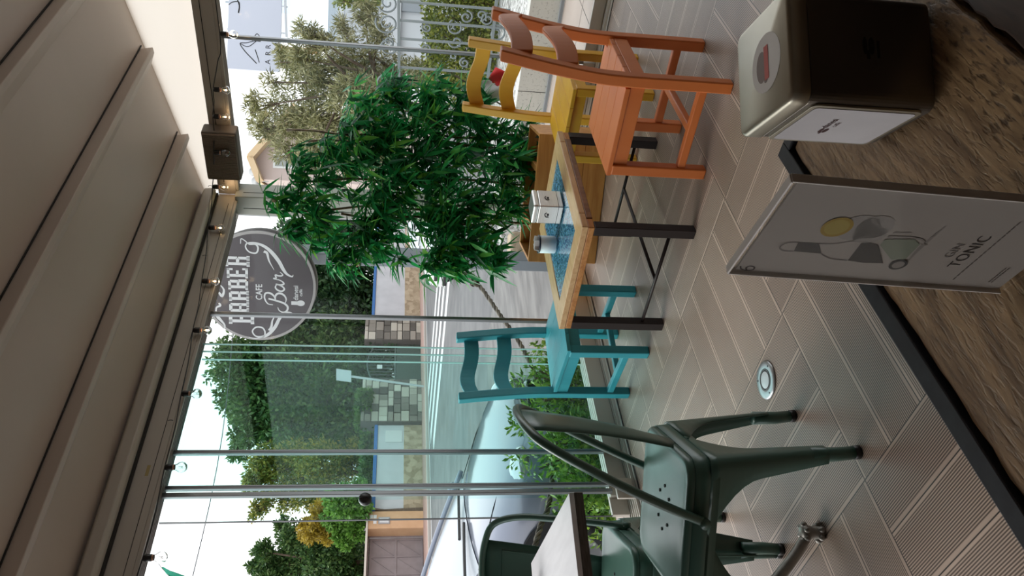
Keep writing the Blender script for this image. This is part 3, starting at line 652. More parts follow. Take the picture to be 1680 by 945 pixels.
pf = rn.nodes.new('ShaderNodeMapRange'); pf.inputs[1].default_value = .42; pf.inputs[2].default_value = .60; pf.inputs[3].default_value = .12; pf.inputs[4].default_value = .85; L.new(n4.outputs['Fac'], pf.inputs[0])
L.new(mul(mul(mul(r1.outputs[0], r2.outputs[0], pf.outputs[0]), r3.outputs[0], .35), r4.outputs[0]), rb_.inputs['Base Color']); rb_.inputs['Roughness'].default_value = .5
bpn = rn.nodes.new('ShaderNodeBump'); bpn.inputs['Strength'].default_value = .45; bpn.inputs['Distance'].default_value = .0012
mh = rn.nodes.new('ShaderNodeMath'); mh.operation = 'ADD'; L.new(n1.outputs['Fac'], mh.inputs[0]); L.new(r2.outputs[0], mh.inputs[1]); L.new(mh.outputs[0], bpn.inputs['Height']); L.new(bpn.outputs[0], rb_.inputs['Normal'])
def jag(x, y0, y1, n, amp, sd):
    rr = random.Random(sd); return [(x+rr.uniform(-amp,amp), y0+(y1-y0)*k/n) for k in range(n+1)]
lx = lambda x: x+.05
ly = lambda y: y-.25
def plank(xa, xb, ya, yb, sa, sb, aa, ab, mat):
    p = [(lx(x),ly(y)) for x, y in jag(xb, ya, yb, 60, ab, sb)]+[(lx(x),ly(y)) for x, y in reversed(jag(xa, ya, yb, 90, aa, sa))]
    MB().prism(p, .722, .747).build('plank', mat, ft, bev=.0022)
plank(-.4325,-.209,-.42,.731, 1,2,.0016,.0022, rw)
rd = pm('dark_plank', (.035,.022,.016), (.095,.058,.038), rough=.5, scale=60, stretch=(1,.12,1), detail=8, bump=.6, dist=.8)
plank(-.203,.02,-.42,.731, 3,4,.0015,.0015, rd); plank(.0235,.25,-.42,.731, 5,6,.0015,.0015, rw)
fm = pm('blackened_steel', (.022,.022,.027), (.032,.032,.038), rough=.5, metal=.35, scale=60)
for a, b_ in (((-.455,-.45),(-.4365,.753)),((.255,-.45),(.2735,.753))): MB().box((lx(a[0]),ly(a[1]),.700),(lx(b_[0]),ly(b_[1]),.7505)).build('frame_bar', fm, ft, bev=.0012)
for y in (.7345,-.45): MB().box((lx(-.4363),ly(y),.700),(lx(.2548),ly(y+.0185),.7505)).build('frame_bar', fm, ft, bev=.0012)
for x in (-.452,.236):
    for y in (.715,-.447): MB().box((lx(x),ly(y),0),(lx(x+.034),ly(y+.034),.6995)).build('leg', fm, ft, bev=.002)
MB().box((lx(-.44),ly(-.43),.712),(lx(.26),ly(.74),.7215)).build('under_board', rd, ft)
# ---------- big napkin dispenser
yaw = math.atan2(.072,.059)                 # long face runs along local x
dN = Vector((-.2775,.546,0)); ux = Vector((math.cos(yaw),math.sin(yaw),0)); uy = Vector((-math.sin(yaw),math.cos(yaw),0))
W_, D_, H_ = .096, .094, .127
bd = thing('napkin_dispenser', 'large dark steel napkin dispenser with round sticker on its lid, on the rustic table', 'napkin dispenser', (dN.x,dN.y,.7508), yaw)
st2 = pm('satin_steel', (.40,.37,.29), (.46,.43,.35), rough=.34, metal=.8, scale=8, stretch=(1,1,1))
st3 = pm('satin_steel_dark', (.15,.13,.11), (.18,.16,.135), rough=.30, metal=.75, scale=8)
def rbox(x0,y0,z0,x1,y1,z1,r,rings=None):
    cx, cy = (x0+x1)/2, (y0+y1)/2; m = MB(); q = []
    for z, sh in (rings or [(z0,0),(z1,0)]): q.append([(cx+a,cy+b,z) for a,b,_ in rrect((x1-x0)/2-sh,(y1-y0)/2-sh,max(r-sh,.002),6)])
    return m.loft(q)
rbox(0,0,0,W_,D_,.110,.010,[(0,.001),(.001,0),(.109,0),(.1098,.0006)]).build('body', st3, bd, smooth=False, bev=.0006)
rbox(0,0,0,W_,D_,0,.010,[(.1106,-.0008),(.1112,-.0012),(.1235,-.0012),(.1262,.0002),(.1270,.0025)]).build('lid', st2, bd, smooth=True)
stk = MB().at(basis((W_*.50,D_*.42,.1272),(1,0,0),(0,1,0),(0,0,1))); disc(stk,0,0,.0255,.0255,0,40); s_o = stk.build('sticker', pm('white_sticker', (.80,.76,.72), rough=.5), bd)
stk = MB().at(basis((W_*.50,D_*.42,.1273),(1,0,0),(0,1,0),(0,0,1))); disc(stk,-.001,.008,.014,.009,0,24); disc(stk,-.014,.001,.0035,.0035,0,12); stk.build('sticker_picture', pm('sticker_brown', (.24,.17,.15), rough=.5), s_o)
stk = MB().at(basis((W_*.50,D_*.42,.12745),(1,0,0),(0,1,0),(0,0,1))); ribbon(stk,[(-.015,-.001),(.015,-.001)],[.0075,.0075]); stk.build('sticker_band', pm('sticker_red', (.62,.10,.07), rough=.5), s_o)
bn = MB().at(basis((W_*.50,-.0003,.058),(1,0,0),(0,0,1),(0,-1,0))); bean(bn,0,0,.017); ribbon(bn,[(-.008,-.009),(.007,-.009)],[.0025,.0025]); bn.build('logo_mark', pm('logo_dark', (.018,.015,.014), rough=.4), bd)
# window side with the white napkins showing
wy = MB().at(basis((-.0004,D_/2,.056),(0,-1,0),(0,0,1),(-1,0,0)))
fr = rrect(.041,.049,.006,5); wy.loft([[(a,b,-.001) for a,b,_ in fr],[(a,b,.0012) for a,b,_ in fr]]); wy.build('window_frame', st2, bd, bev=.0004)
wy = MB().at(basis((-.0018,D_/2,.056),(0,-1,0),(0,0,1),(-1,0,0))); fr = rrect(.037,.045,.004,5)
wy.loft([[(a,b,-.0008) for a,b,_ in fr],[(a,b,.0003) for a,b,_ in fr]]); nw = wy.build('napkin_stack', pm('napkin_paper', (.52,.50,.52), (.58,.56,.58), rough=.85, scale=12, bump=.5, bdist=.004), bd)
wy = MB().at(basis((-.0023,D_/2,.068),(0,-1,0),(0,0,1),(-1,0,0))); bean(wy,-.011,0,.012); text_mesh(wy,'danesi',.0085,.007,.003,0,bold=.0001); text_mesh(wy,'caffè',.006,.005,-.004,0); wy.build('napkin_print', pm('maroon_ink', (.05,.012,.012), rough=.7), nw)
# ---------- acrylic menu stand
mw = Vector((.9558,-.2940,0)).normalized(); mn = Vector((mw.y,-mw.x,0))      # text reads along mw, faces mn
mo_ = Vector((-.338,.392,.7520))
ms = thing('menu_stand', 'clear acrylic menu stand with a gin tonic card, nearest the camera on the rustic table', 'menu stand', mo_, math.atan2(mw.y,mw.x))
MW, MH = .101, .207
ms.rotation_euler[0] = -.045; FT = Matrix.Rotation(.045,4,'X') @ Matrix.Translation((0,0,-.0008))
acr = glassmat('acrylic', (.93,.925,.91), boost=1.0); acre = pm('acrylic_edge', (.80,.77,.74), rough=.2, spec=.7)
# local: x = reading direction, y = away from the reader (paper faces -y), z up
MB().box((0,.0018,.001),(MW,.0030,MH)).build('back_sheet', acr, ms, bev=.0006)
MB().box((0,-.0030,.001),(MW,-.0016,MH)).build('front_sheet', acr, ms, bev=.0006)
e_ = MB(); e_.box((-.0008,-.0032,.0),(.0006,.0032,MH)); e_.box((MW-.0006,-.0032,.0),(MW+.0008,.0032,MH)); e_.box((0,-.0032,MH-.0008),(MW,.0032,MH+.0008)); e_.build('bright_edges', acre, ms, bev=.0005)
MB().at(FT).box((0,-.045,0),(MW*.98,-.0032,.0022)).build('foot', acr, ms, bev=.0006)
MB().at(FT).box((-.0002,.0033,0),(MW,.045,.0022)).build('foot', acr, ms, bev=.0006)
MB().at(FT).box((-.0008,.0033,.0001),(.0006,.045,.0026)).build('foot_edge', acre, ms)
cd_ = MB().box((.0025,-.0006,.003),(MW-.0020,.0014,MH-.005)).build('menu_card', pm('menu_card', (.44,.41,.405), rough=.6), ms)
PL = basis((0,-.0009,0),(1,0,0),(0,0,1),(0,-1,0))
def art(name, col, fn, lift=0):
    m_ = MB().at(basis((0,-.0009-lift,0),(1,0,0),(0,0,1),(0,-1,0))); fn(m_); return m_.build(name, pm(name+'_ink', col, rough=.6), cd_)
art('table_number', (.04,.025,.03), lambda m: ribbon(m, [(.0075,.2005),(.0040,.1985),(.0028,.1940),(.0042,.1902),(.0072,.1905),(.0082,.1935),(.0062,.1958),(.0034,.1945)], [.0011,.0013]))
art('bottle_neck', (.055,.05,.055), lambda m: m.add([(x,y,0) for x,y in ((.0292,.1528),(.0400,.1597),(.0396,.1740),(.0295,.1722))],[(0,1,2,3)]))
art('bottle_label', (.045,.038,.04), lambda m: m.add([(x,y,0) for x,y in ((.0234,.1048),(.0438,.1200),(.0468,.1302),(.0450,.1325),(.0236,.1307),(.0222,.118))],[(0,1,2,3,4,5)]))
art('bottle_outline', (.20,.18,.19), lambda m: (ribbon(m,[(.0295,.1722),(.0290,.179),(.0325,.1835),(.038,.1810),(.0398,.1740)],[.0008,.0008]), ribbon(m,[(.0292,.1530),(.0265,.149),(.0238,.142),(.0234,.131)],[.0007,.0009]), ribbon(m,[(.0400,.1597),(.0410,.150),(.0452,.140),(.0466,.131)],[.0006,.0007])))
art('tonic', (.27,.31,.26), lambda m: m.add([(x,y,0) for x,y in ((.0285,.1020),(.0440,.1190),(.0505,.1190),(.0530,.1000),(.0480,.0930),(.0300,.0925))],[(0,1,2,3,4,5)]))
art('glass_stem', (.30,.28,.28), lambda m: (ribbon(m,[(.0535,.119),(.0545,.104),(.0530,.094),(.0470,.088)],[.0022,.0015,.001]), ribbon(m,[(.0290,.0895),(.0450,.0905),(.0690,.0885)],[.0010,.0030,.0010]), ribbon(m,[(.058,.118),(.0595,.106)],[.0008,.0008])))
art('ice', (.37,.355,.36), lambda m: (disc(m,.0600,.1430,.0135,.0140,0,20), disc(m,.0620,.1330,.0125,.0120,0,16), disc(m,.0545,.1320,.0100,.0110,0,16)))
art('lemon_slice', (.40,.27,.035), lambda m: disc(m,.0592,.1572,.0105,.0100,0,28), .0002)
art('lemon_flesh', (.46,.36,.07), lambda m: disc(m,.0594,.1574,.0082,.0078,0,28), .0003)
art('coin', (.05,.045,.05), lambda m: disc(m,.0234,.0938,.0062,.0062,0,24), .0002); art('coin_face', (.30,.28,.28), lambda m: disc(m,.0234,.0938,.0042,.0042,0,24), .0003)
art('word_gin', (.20,.185,.19), lambda m: text_mesh(m,'GIN',.0090,.0440,.0655,0,space=1.1)); art('word_tonic', (.035,.028,.03), lambda m: text_mesh(m,'TONIC',.0120,.0440,.0545,0,sx=.98,space=1.03))
art('small_print', (.17,.15,.15), lambda m: [m.box((.010+i*.0047,.0434,0),(.0137+i*.0047,.0443,.0001)) for i in range(15)])
art('bottom_print', (.14,.12,.12), lambda m: [m.box((.010+i*.0028,y,0),(.0122+i*.0028,y+.0009,.0001)) for i in range(7) for y in (.0160,.0138)])
# ================================================================== outside: ground
GZ = -.60
def gp(px, py, z=GZ): d = at(px,py,1)-CAM; return CAM+d*((z-CAM.z)/d.z)
asph = pm('asphalt', (.105,.102,.102), (.150,.146,.144), rough=.85, scale=1.3, detail=8, bump=.4, bscale=60)
S(MB().box((-26.6,-40,GZ-.2),(-4.6,90,GZ)).build('ground_1', asph), 'grey asphalt street')
S(MB().box((-9.5,-14,-.7),(-4.15,9,-.41)).build('ground_5', pm('worn_parking_strip', (.115,.108,.104), (.19,.18,.17), rough=.9, scale=5, detail=8, stretch=(1,.3,1), bump=.5, bscale=50), bev=.02), 'rough grey parking strip beside the veranda')
S(MB().box((-60,-40,GZ-.2),(-29.4,90,GZ+.1)).build('ground_2', pm('garden_soil', (.05,.06,.03), (.09,.09,.05), rough=1, scale=2)), 'garden ground beyond the far wall')
S(MB().box((-29.4,-40,GZ-.2),(-26.6,90,GZ+.12)).build('ground_3', pm('pink_pavement', (.36,.22,.18), (.42,.28,.23), rough=.85, scale=6), bev=.02), 'pinkish pavement along the far wall')
S(MB().box((-26.62,-40,GZ-.2),(-26.42,90,GZ+.115)).build('kerb_1', pm('kerb_stone', (.42,.38,.34), rough=.8), bev=.02), 'pale kerb')
terr = pm('pale_terrace_tile', (.42,.34,.29), (.48,.40,.345), rough=.55, scale=3)
S(MB().box((-3.53,-3,-.7),(-3.287,6,-.004)).build('terrace_edge', terr), 'pale tiled strip outside the left glass')
m_ = MB()
for i in range(20): m_.box((-3.531,-3+i*.45,-.0045),(-3.288,-2.996+i*.45,-.0030))
m_.box((-3.41,-3,-.0045),(-3.406,6,-.0030)); S(m_.build('tile_joint', darkgap))
S(MB().box((-4.15,-3,-.7),(-3.53,5.6,-.17)).build('planting_bed', MATS['dark_soil'], bev=.01), 'dark planting bed between the glass and the street')
S(MB().box((-3.28,4.47,-.7),(3,6.05,-.003)).build('terrace_floor', terr), 'pale tiled terrace outside the right glass')
m_ = MB()
for i in range(12): m_.box((-3.2+i*.6,4.48,-.0035),(-3.196+i*.6,6.0,-.0022))
for y in (5.0,5.55): m_.box((-3.2,y,-.0035),(3,y+.004,-.0022))
S(m_.build('tile_joint', darkgap))
pw = MB(); pw.box((-3.20,5.60,-.1),(3,5.72,.24))
S(pw.build('low_wall', pm('speckled_white_block', (.30,.29,.26), (.60,.58,.53), rough=.9, scale=55, lo=.30, hi=.42, bump=.4), bev=.004), 'low wall of speckled white blocks outside the right glass')
m_ = MB()
for i in range(24): m_.box((-3.2+i*.26,5.5985,0),(-3.196+i*.26,5.601,.24))
S(m_.build('block_joint', darkgap))
S(MB().box((-3.20,5.575,-.01),(3,5.60,.020)).build('kerb_2', pm('blue_grey_trim', (.26,.28,.30), rough=.5)))
S(MB().box((-4.6,5.72,-.7),(6,9,.19)).build('gravel_bed', pm('white_gravel', (.20,.19,.17), (.62,.61,.58), rough=.95, scale=38, kind='voronoi', lo=.1, hi=.8, bump=.8, bdist=.02), bev=.01), 'pale gravel behind the low wall')
S(MB().box((-4.6,9,-.7),(9,60,-.1)).build('ground_4', asph), 'paved yard beyond the fence')
# road paint: zebra bars running away from the viewer
wp = pm('road_paint', (.62,.62,.61), rough=.7)
zb = thing('zebra_crossing', 'worn white zebra crossing bars painted on the grey street', 'road marking', (-21,19.5,GZ+.004))
for x0, x1, y in ((-17.6,-25.9,22.3),(-16.6,-25.8,20.9),(-15.4,-25.4,19.5),(-14.6,-24.0,18.1)):
    MB().box((x0+21,y-19.5-.30,0),(x1+21,y-19.5+.30,.004)).build('painted_bar', wp, zb)
S(MB().box((-26.3,-10,GZ+.001),(-26.12,60,GZ+.006)).build('edge_line', wp), 'white line along the far kerb')
# ================================================================== far wall across the street
XW = -29.5
whw = pm('white_render', (.48,.48,.50), (.54,.54,.56), rough=.85, scale=2); blue = pm('blue_coping', (.03,.13,.36), rough=.6)
stn = pm('rubble_stone', (.20,.165,.125), (.50,.44,.36), rough=.9, scale=3.4, kind='voronoi', lo=.1, hi=.9, bump=.8, bscale=6, bdist=.08)
stn2 = pm('rubble_base', (.30,.23,.15), (.46,.37,.26), rough=.9, scale=4.5, kind='voronoi', lo=.1, hi=.9, bump=.7, bscale=8, bdist=.06)
for a, b_, zt, lab in ((30.2,48,1.88,'white rendered street wall with blue coping and stone base, right of the dark iron gate'),(18.65,23.25,1.50,'white rendered street wall with blue coping and stone base, left of the stone pillar')):
    w = thing('street_wall', lab, 'wall', (XW,(a+b_)/2,GZ)); h = (b_-a)/2
    MB().box((-.15,-h,.93),(.15,h,zt-GZ)).build('rendered_face', whw, w); MB().box((-.19,-h,.1),(.19,h,.93)).build('stone_base', stn2, w, bev=.02)
    MB().box((-.20,-h,zt-GZ),(.20,h,zt-GZ+.15)).build('coping', blue, w, bev=.02)
    if a < 20: MB().box((.15,3.35-.0-h+h-.0,1.05) if False else (.15,1.35,1.0),(.17,2.0,1.75)).build('meter_door', pm('meter_door', (.60,.60,.60), rough=.6), w, bev=.008)
def stones(mb, y0, y1, z0, z1, x, rr, s=.42):
    z = z0
    while z < z1-.08:
        h = min(rr.uniform(.6,1.1)*s, z1-z); y = y0
        while y < y1-.05:
            w = min(rr.uniform(.7,1.5)*s, y1-y)
            mb.box((x,y+.015,z+.015),(x+rr.uniform(.05,.12),y+w-.015,z+h-.015)); y += w
        z += h
rr = random.Random(3)
stl = leafmat('cut_stone', [(.06,.055,.05),(.15,.135,.115),(.26,.235,.20),(.42,.39,.33),(.55,.52,.45)], rough=.9, trans=0)
for y0, y1, zt, lab in ((28.5,30.2,2.33,'rough stone gate pillar right of the dark iron gate'),(23.3,25.85,2.30,'rough stone gate pillar left of the dark iron gate')):
    p = thing('stone_pillar', lab, 'pillar', (XW,(y0+y1)/2,GZ)); h = (y1-y0)/2
    MB().box((-.35,-h,0),(.36,h,zt-GZ)).build('core', pm('mortar', (.10,.09,.08), rough=1), p)
    m_ = MB(); stones(m_, -h, h, .05, zt-GZ, .34, rr); m_.build('stones', stl, p, bev=.02)
MB_ = MB()
g = thing('iron_gate', 'dark arched iron gate between the stone pillars across the street', 'gate', (XW+.1,27.1,GZ))
gi = pm('gate_iron', (.10,.13,.12), rough=.5, metal=.5)
for i in range(12): y = -1.15+i*.21; MB_.box((-.012,y-.012,.1),(.012,y+.012,2.45+.33*math.cos(y*1.25)))
MB_.build('bars', gi, g)
MB().tube([(0,y,2.40+.33*math.cos(y*1.25)) for y in np.linspace(-1.2,1.25,14)], .03, 6).build('arched_rail', gi, g)
MB().box((-.02,-1.2,1.35),(.02,1.25,1.41)).build('rail', gi, g); MB().box((-.02,-1.2,.12),(.02,1.25,1.3)).build('lower_panel', pm('gate_mesh', (.05,.075,.06), rough=.8), g)
MB().box((.02,-.35,2.0),(.03,-.1,2.25)).build('notice_plate', pm('notice_white', (.7,.7,.7), rough=.6), g)
# peach gate pillar and garage gate
pe = pm('peach_render', (.56,.34,.19), (.62,.39,.23), rough=.85, scale=2)
p = thing('gate_pillar', 'peach rendered gate pillar with intercom beside the brown garage gate', 'pillar', (XW,18.27,GZ))
MB().box((-.5,-.40,.05),(.30,.40,2.36)).build('pillar_body', pe, p, bev=.02); MB().box((-.55,-6.5,2.36),(.35,.42,2.44)).build('lintel_cap', pm('pale_cap', (.62,.55,.48), rough=.8), p)
MB().box((.30,-.20,1.48),(.34,.10,1.95)).build('intercom', pm('intercom_grey', (.35,.35,.36), rough=.4), p, bev=.01)
MB().box((.341,-.16,1.53),(.345,.05,1.90)).build('intercom_plate', pm('intercom_plate', (.62,.62,.62), rough=.4), p)
for y, z in ((-.18,2.02),(.06,2.02),(.06,2.17)): MB().box((.30,y,z),(.315,y+.16,z+.13)).build('small_sign', pm('notice_white', (0,0,0)), p)
gg = thing('garage_gate', 'brown grey panelled double garage gate across the street at the lower left', 'garage gate', (XW-.35,15.2,GZ))
br = pm('brown_grey_gate', (.235,.195,.195), (.27,.225,.225), rough=.55, scale=3)
for k in range(2):
    y0 = 2.62-2.5*(k+1)+.0; lf = MB().box((-.03,y0,.08),(.03,y0+2.46,2.28)).build('gate_leaf', br, gg, bev=.005)
    f_ = MB()
    for z in (.12,1.18,2.18): f_.box((.03,y0+.05,z),(.06,y0+2.41,z+.07))
    for y in (.05,.83,1.60,2.35): f_.box((.03,y0+y,.12),(.055,y0+y+.06,2.25))
    for (ya,yb) in ((.08,.83),(.86,1.60),(1.63,2.35)): 
        for (za,zb_) in ((.15,1.18),(1.22,2.18)): f_.bar((.035,y0+ya,za),(.035,y0+yb,zb_),.02,.035,(1,0,0))
    f_.build('panel_mouldings', br, lf)
MB().box((-.06,2.62,.0),(.06,2.70,2.34)).build('frame', br, gg); MB().box((-.06,-2.6,2.30),(.06,2.70,2.36)).build('frame', br, gg)
MB().box((-.5,-3.5,-.0),(.55,2.75,.10)).build('threshold', stn2, gg)
# leaning street sign seen from behind
b0 = gp(696,634,GZ+.1); sg = thing('street_sign', 'grey sign plate on a leaning post, seen from behind in front of the stone pillar', 'street sign', b0)
t0 = at(572,617,(b0-CAM).dot(FWD)+.1)-b0
MB().tube([(0,0,0),t0], .05, 8).build('post', pm('galvanised', (.40,.42,.43), rough=.5, metal=.5), sg)
c = at(564,616,(b0-CAM).dot(FWD)+.02)-b0; m_ = MB().at(basis(c,RGT,t0.normalized(),-FWD)); m_.box((-.26,-.34,-.01),(.26,.34,.01)); m_.build('plate', pm('plate_grey', (.42,.45,.46), rough=.5), sg)
# ================================================================== parked cars
rub = pm('tyre_rubber', (.012,.012,.013), rough=.8); cgl = pm('sky_pale_windscreen', (.44,.47,.50), rough=.3, metal=0, spec=.6, clear=.25); chrome = pm('chrome', (.75,.76,.78), rough=.08, metal=1)  # car glass: pale base colour stands in for mirrored sky
def car(name, label, paintm, loc, yaw, tail=False):
    t = thing(name, label, 'car', loc, yaw)
    st = [(0,.60,.62,.50,.22),(-.06,.72,.70,.62,.20),(-.25,.82,.80,.72,.18),(-.55,.865,.88,.80,.18),(-1.05,.885,.97,.88,.18),(-1.6,.89,.98,.92,.18),(-2.4,.89,.99,.93,.18),(-3.3,.88,1.0,.93,.2),(-3.9,.84,.98,.88,.24),(-4.12,.74,.86,.74,.30)]
    rings = []
    for x, hw, zt, ze, zb in st:
        half = [(0,zt),(hw*.45,zt-.008),(hw*.78,zt-.04),(hw*.93,ze),(hw,ze-.14),(hw*1.0,.45),(hw*.97,zb+.06),(hw*.86,zb)]
        rings.append([(x,-a,b_) for a,b_ in half]+[(x,a,b_) for a,b_ in reversed(half[1:])])
    bd_ = MB().loft(rings).build('body', paintm, t, smooth=True, sub=1)
    gst = [(-1.00,.74,.955,0),(-1.35,.71,1.09,.12),(-1.75,.66,1.22,.3),(-2.12,.61,1.305,.42),(-2.5,.60,1.33,.45),(-3.0,.60,1.32,.43),(-3.5,.60,1.24,.3),(-3.85,.66,1.0,0)]
    rings = []
    for x, hw, zt, d in gst:
        half = [(0,zt),(hw*.6,zt-.01),(hw,zt-.05),(hw+.03,zt-.10 if d else .92),(hw*.3+.56,.93)]
        rings.append([(x,-a,b_) for a,b_ in reversed(half[1:])]+[(x,a,b_) for a,b_ in half])
    MB().loft(rings, closed=False, caps=False).build('windows', cgl, t, smooth=True, sub=1)
    rings = []
    for x, hw, zt, d in gst[3:6]: rings.append([(x,-hw*.98,zt-.04),(x,-hw*.6,zt+.004),(x,0,zt+.012),(x,hw*.6,zt+.004),(x,hw*.98,zt-.04)])
    MB().loft(rings, closed=False, caps=False).build('roof', paintm, t, smooth=True, solid=.02, sub=1)
    for sy in (-1,1):
        MB().tube(spline([(-.98,sy*.78,.93),(-1.35,sy*.735,1.06),(-1.75,sy*.69,1.18),(-2.12,sy*.64,1.27),(-2.5,sy*.63,1.29),(-3.2,sy*.63,1.26),(-3.85,sy*.71,.98)],4), .022, 8).build('roof_pillar', paintm, t, smooth=True)
        for x in (-.82,-3.35):
            wh = MB().at(Matrix.Translation((x,sy*.80,.31)) @ Matrix.Rotation(-sy*math.pi/2,4,'X')).lathe([(.20,-.10),(.29,-.10),(.31,-.07),(.31,.07),(.29,.095),(.205,.095),(.19,.06),(.19,-.1)],32).build('tyre', rub, t, smooth=True)
            MB().at(Matrix.Translation((x,sy*.80,.31)) @ Matrix.Rotation(-sy*math.pi/2,4,'X')).lathe([(.34,-.3),(.37,.088)],32).build('wheel_arch', rub, t)
            rm = MB().at(Matrix.Translation((x,sy*.80,.31)) @ Matrix.Rotation(-sy*math.pi/2,4,'X')); rm.lathe([(.205,.098),(.215,.09),(.19,.07),(.17,.06),(.185,.09),(.205,.098)],32); rm.lathe([(.045,.05),(.045,.088),(.02,.094)],16)
            for k in range(10):
                a = k*math.pi/5+(.10 if k%2 else -.10); rm.bar((.03*math.cos(a),.03*math.sin(a),.078),(.195*math.cos(a),.195*math.sin(a),.086),.026,.02,(0,0,1))
            rm.build('alloy_rim', pm('alloy', (.62,.63,.65), rough=.25, metal=.7), wh)
            MB().at(Matrix.Translation((x,sy*.80,.31)) @ Matrix.Rotation(-sy*math.pi/2,4,'X')).lathe([(.19,.045),(.001,.045)],24).build('brake_disc', pm('dark_hub', (.02,.02,.02), rough=.6), wh)
        hl_ = MB(); hl_.ball((-.27,sy*.63,.665), .135, 8, (1.35,.95,.62)); hl_.build('headlamp', pm('lamp_glass', (.55,.58,.60), rough=.08, metal=.6, clear=1), t, smooth=True)
        m2_ = MB(); m2_.ball((-.19,sy*.61,.66),.075,8,(1.2,1,.85)); m2_.build('headlamp_reflector', chrome, t, smooth=True)
        MB().ball((-1.22,sy*.94,.98), .07, 8, (.6,1,.75)).build('mirror', paintm, t, smooth=True)
        if tail: MB().box((-4.11,sy*.70-.10,.62),(-4.02,sy*.70+.06,.86)).build('tail_lamp', pm('tail_red', (.35,.015,.01), rough=.3), t, bev=.03)
    MB().box((-.05,-.45,.50),(.010,.45,.60)).build('grille', blackp, t, bev=.02); MB().box((-.04,-.62,.24),(.006,.62,.36)).build('bumper_intake', blackp, t, bev=.03)
    MB().box((.008,-.26,.38),(.02,.26,.49)).build('number_plate', pm('notice_white',(0,0,0)), t); MB().box((.0201,.215,.38),(.0215,.26,.49)).build('blue_stripe', pm('bright_blue', (.02,.14,.5), rough=.4), t)
    MB().at(Matrix.Translation((.015,0,.63)) @ Matrix.Rotation(math.pi/2,4,'Y')).lathe([(.040,0),(.052,.006),(.052,.012),(.001,.012)],20).build('round_badge', chrome, t)
    for s_ in (0,1): MB().tube(spline([(-1.00,-.05+s_*.55,.975),(-1.06,-.35+s_*.5,.995),(-1.10,-.62+s_*.5,1.010)],4), .012, 6).build('wiper', blackp, t)
    for sy in (-1,1): MB().tube([(-.30,sy*.56,.765),(-.55,sy*.62,.838),(-1.0,sy*.68,.925)], .004, 4).build('bonnet_gap', darkgap, t)
    return t
slv = pm('silver_blue_paint', (.20,.215,.27), rough=.3, metal=.3, clear=1); wcar = pm('white_paint', (.78,.78,.78), rough=.25, clear=1)
car('parked_car', 'silver blue hatchback parked nose in outside the left glass', slv, (-4.60,3.89,-.41), math.radians(28))
b = gp(757,458); car('parked_car', 'white car on the street, mostly hidden behind the bamboo', wcar, (b.x-.75,b.y+1.25,GZ), math.radians(-90))
# ================================================================== grey post, round cafe sign
gy = pm('post_grey', (.20,.225,.25), rough=.45)
pc = at(890,430,6.5); po = thing('sign_post', 'square grey steel post carrying the round cafe sign', 'post', (pc.x,pc.y,GZ))
MB().box((-.056,-.056,0),(.056,.056,3.3)).build('shaft', gy, po, bev=.006); MB().box((-.13,-.13,0),(.13,.13,.02)).build('base_plate', gy, po)
for z in (2.02,2.04,2.065): MB().lathe([(.082,-.006),(.086,0),(.082,.006)], 16, (0,0,z)).build('red_string', pm('faded_red_string', (.42,.16,.12), rough=.8), po)
sgc = at(424,470,5.93); ang = math.radians(13)
Fh = Vector((FWD.x,FWD.y,0)).normalized(); Rh = Vector((-Fh.y,Fh.x,0))*-1
nrm = (-Fh*math.cos(ang)-Rh*math.sin(ang)).normalized(); sxv = Vector((0,0,1)).cross(nrm).normalized()
sr = .4155
sign = thing('cafe_sign', 'big round dark grey sign with white lettering hung on the grey post outside', 'sign', sgc)
SB = basis((0,0,0), sxv, (0,0,1), nrm)
MB().at(SB).lathe([(.001,-.16),(sr-.015,-.16),(sr-.012,-.15),(sr-.012,.0),(.001,.0)],64).build('drum', pm('sign_drum', (.05,.04,.04), rough=.5), sign, smooth=False)
MB().at(SB).lathe([(sr-.022,.001),(sr,.001),(sr+.003,-.008),(sr,-.016),(sr-.022,-.016)],64).build('front_rim', pm('sign_rim', (.36,.34,.33), rough=.4, metal=.3), sign)
MB().at(SB).lathe([(sr-.022,-.145),(sr,-.145),(sr+.003,-.155),(sr,-.165),(sr-.022,-.165)],64).build('back_rim', MATS['sign_rim'], sign)
fc = MB().at(SB); disc(fc,0,0,sr-.018,sr-.018,.0015,64); face = fc.build('face', pm('sign_face', (.085,.072,.078), rough=.35), sign)
MB().at(SB).bar((.0,.30,-.10),(.0,.75,-.10),.04,.04,(0,0,1)).build('bracket', gy, sign)
ws = pm('sign_white', (.66,.66,.66), rough=.5); K = sr/91
def PX(x, y): return ((471-y)*K/math.cos(ang)*.985, (424-x)*K)       # read off the sign face, in sign units
wt = MB().at(basis(nrm*.0035, sxv, (0,0,1), nrm))
GL = {'B':[(.14,.0,.40,1),(0,.86,.80,1),(.35,.44,.82,.57),(0,0,.82,.14),(.66,.52,.92,.92),(.70,.08,.98,.49)],
      'A':[(.08,.0,.34,.93),(.64,0,.90,.93),(.2,.84,.78,1),(.2,.38,.8,.50),(-.02,0,.44,.13),(.54,0,1.0,.13)],
      'R':[(.12,.0,.38,1),(0,.86,.80,1),(.35,.42,.82,.55),(.66,.50,.92,.92),(.66,0,.92,.46),(0,0,.46,.13),(.58,0,1.0,.13)],
      'E':[(.12,.0,.38,1),(0,.87,.90,1),(.3,.44,.72,.57),(0,0,.92,.13),(.74,.72,.92,1),(.76,0,.94,.27)]}
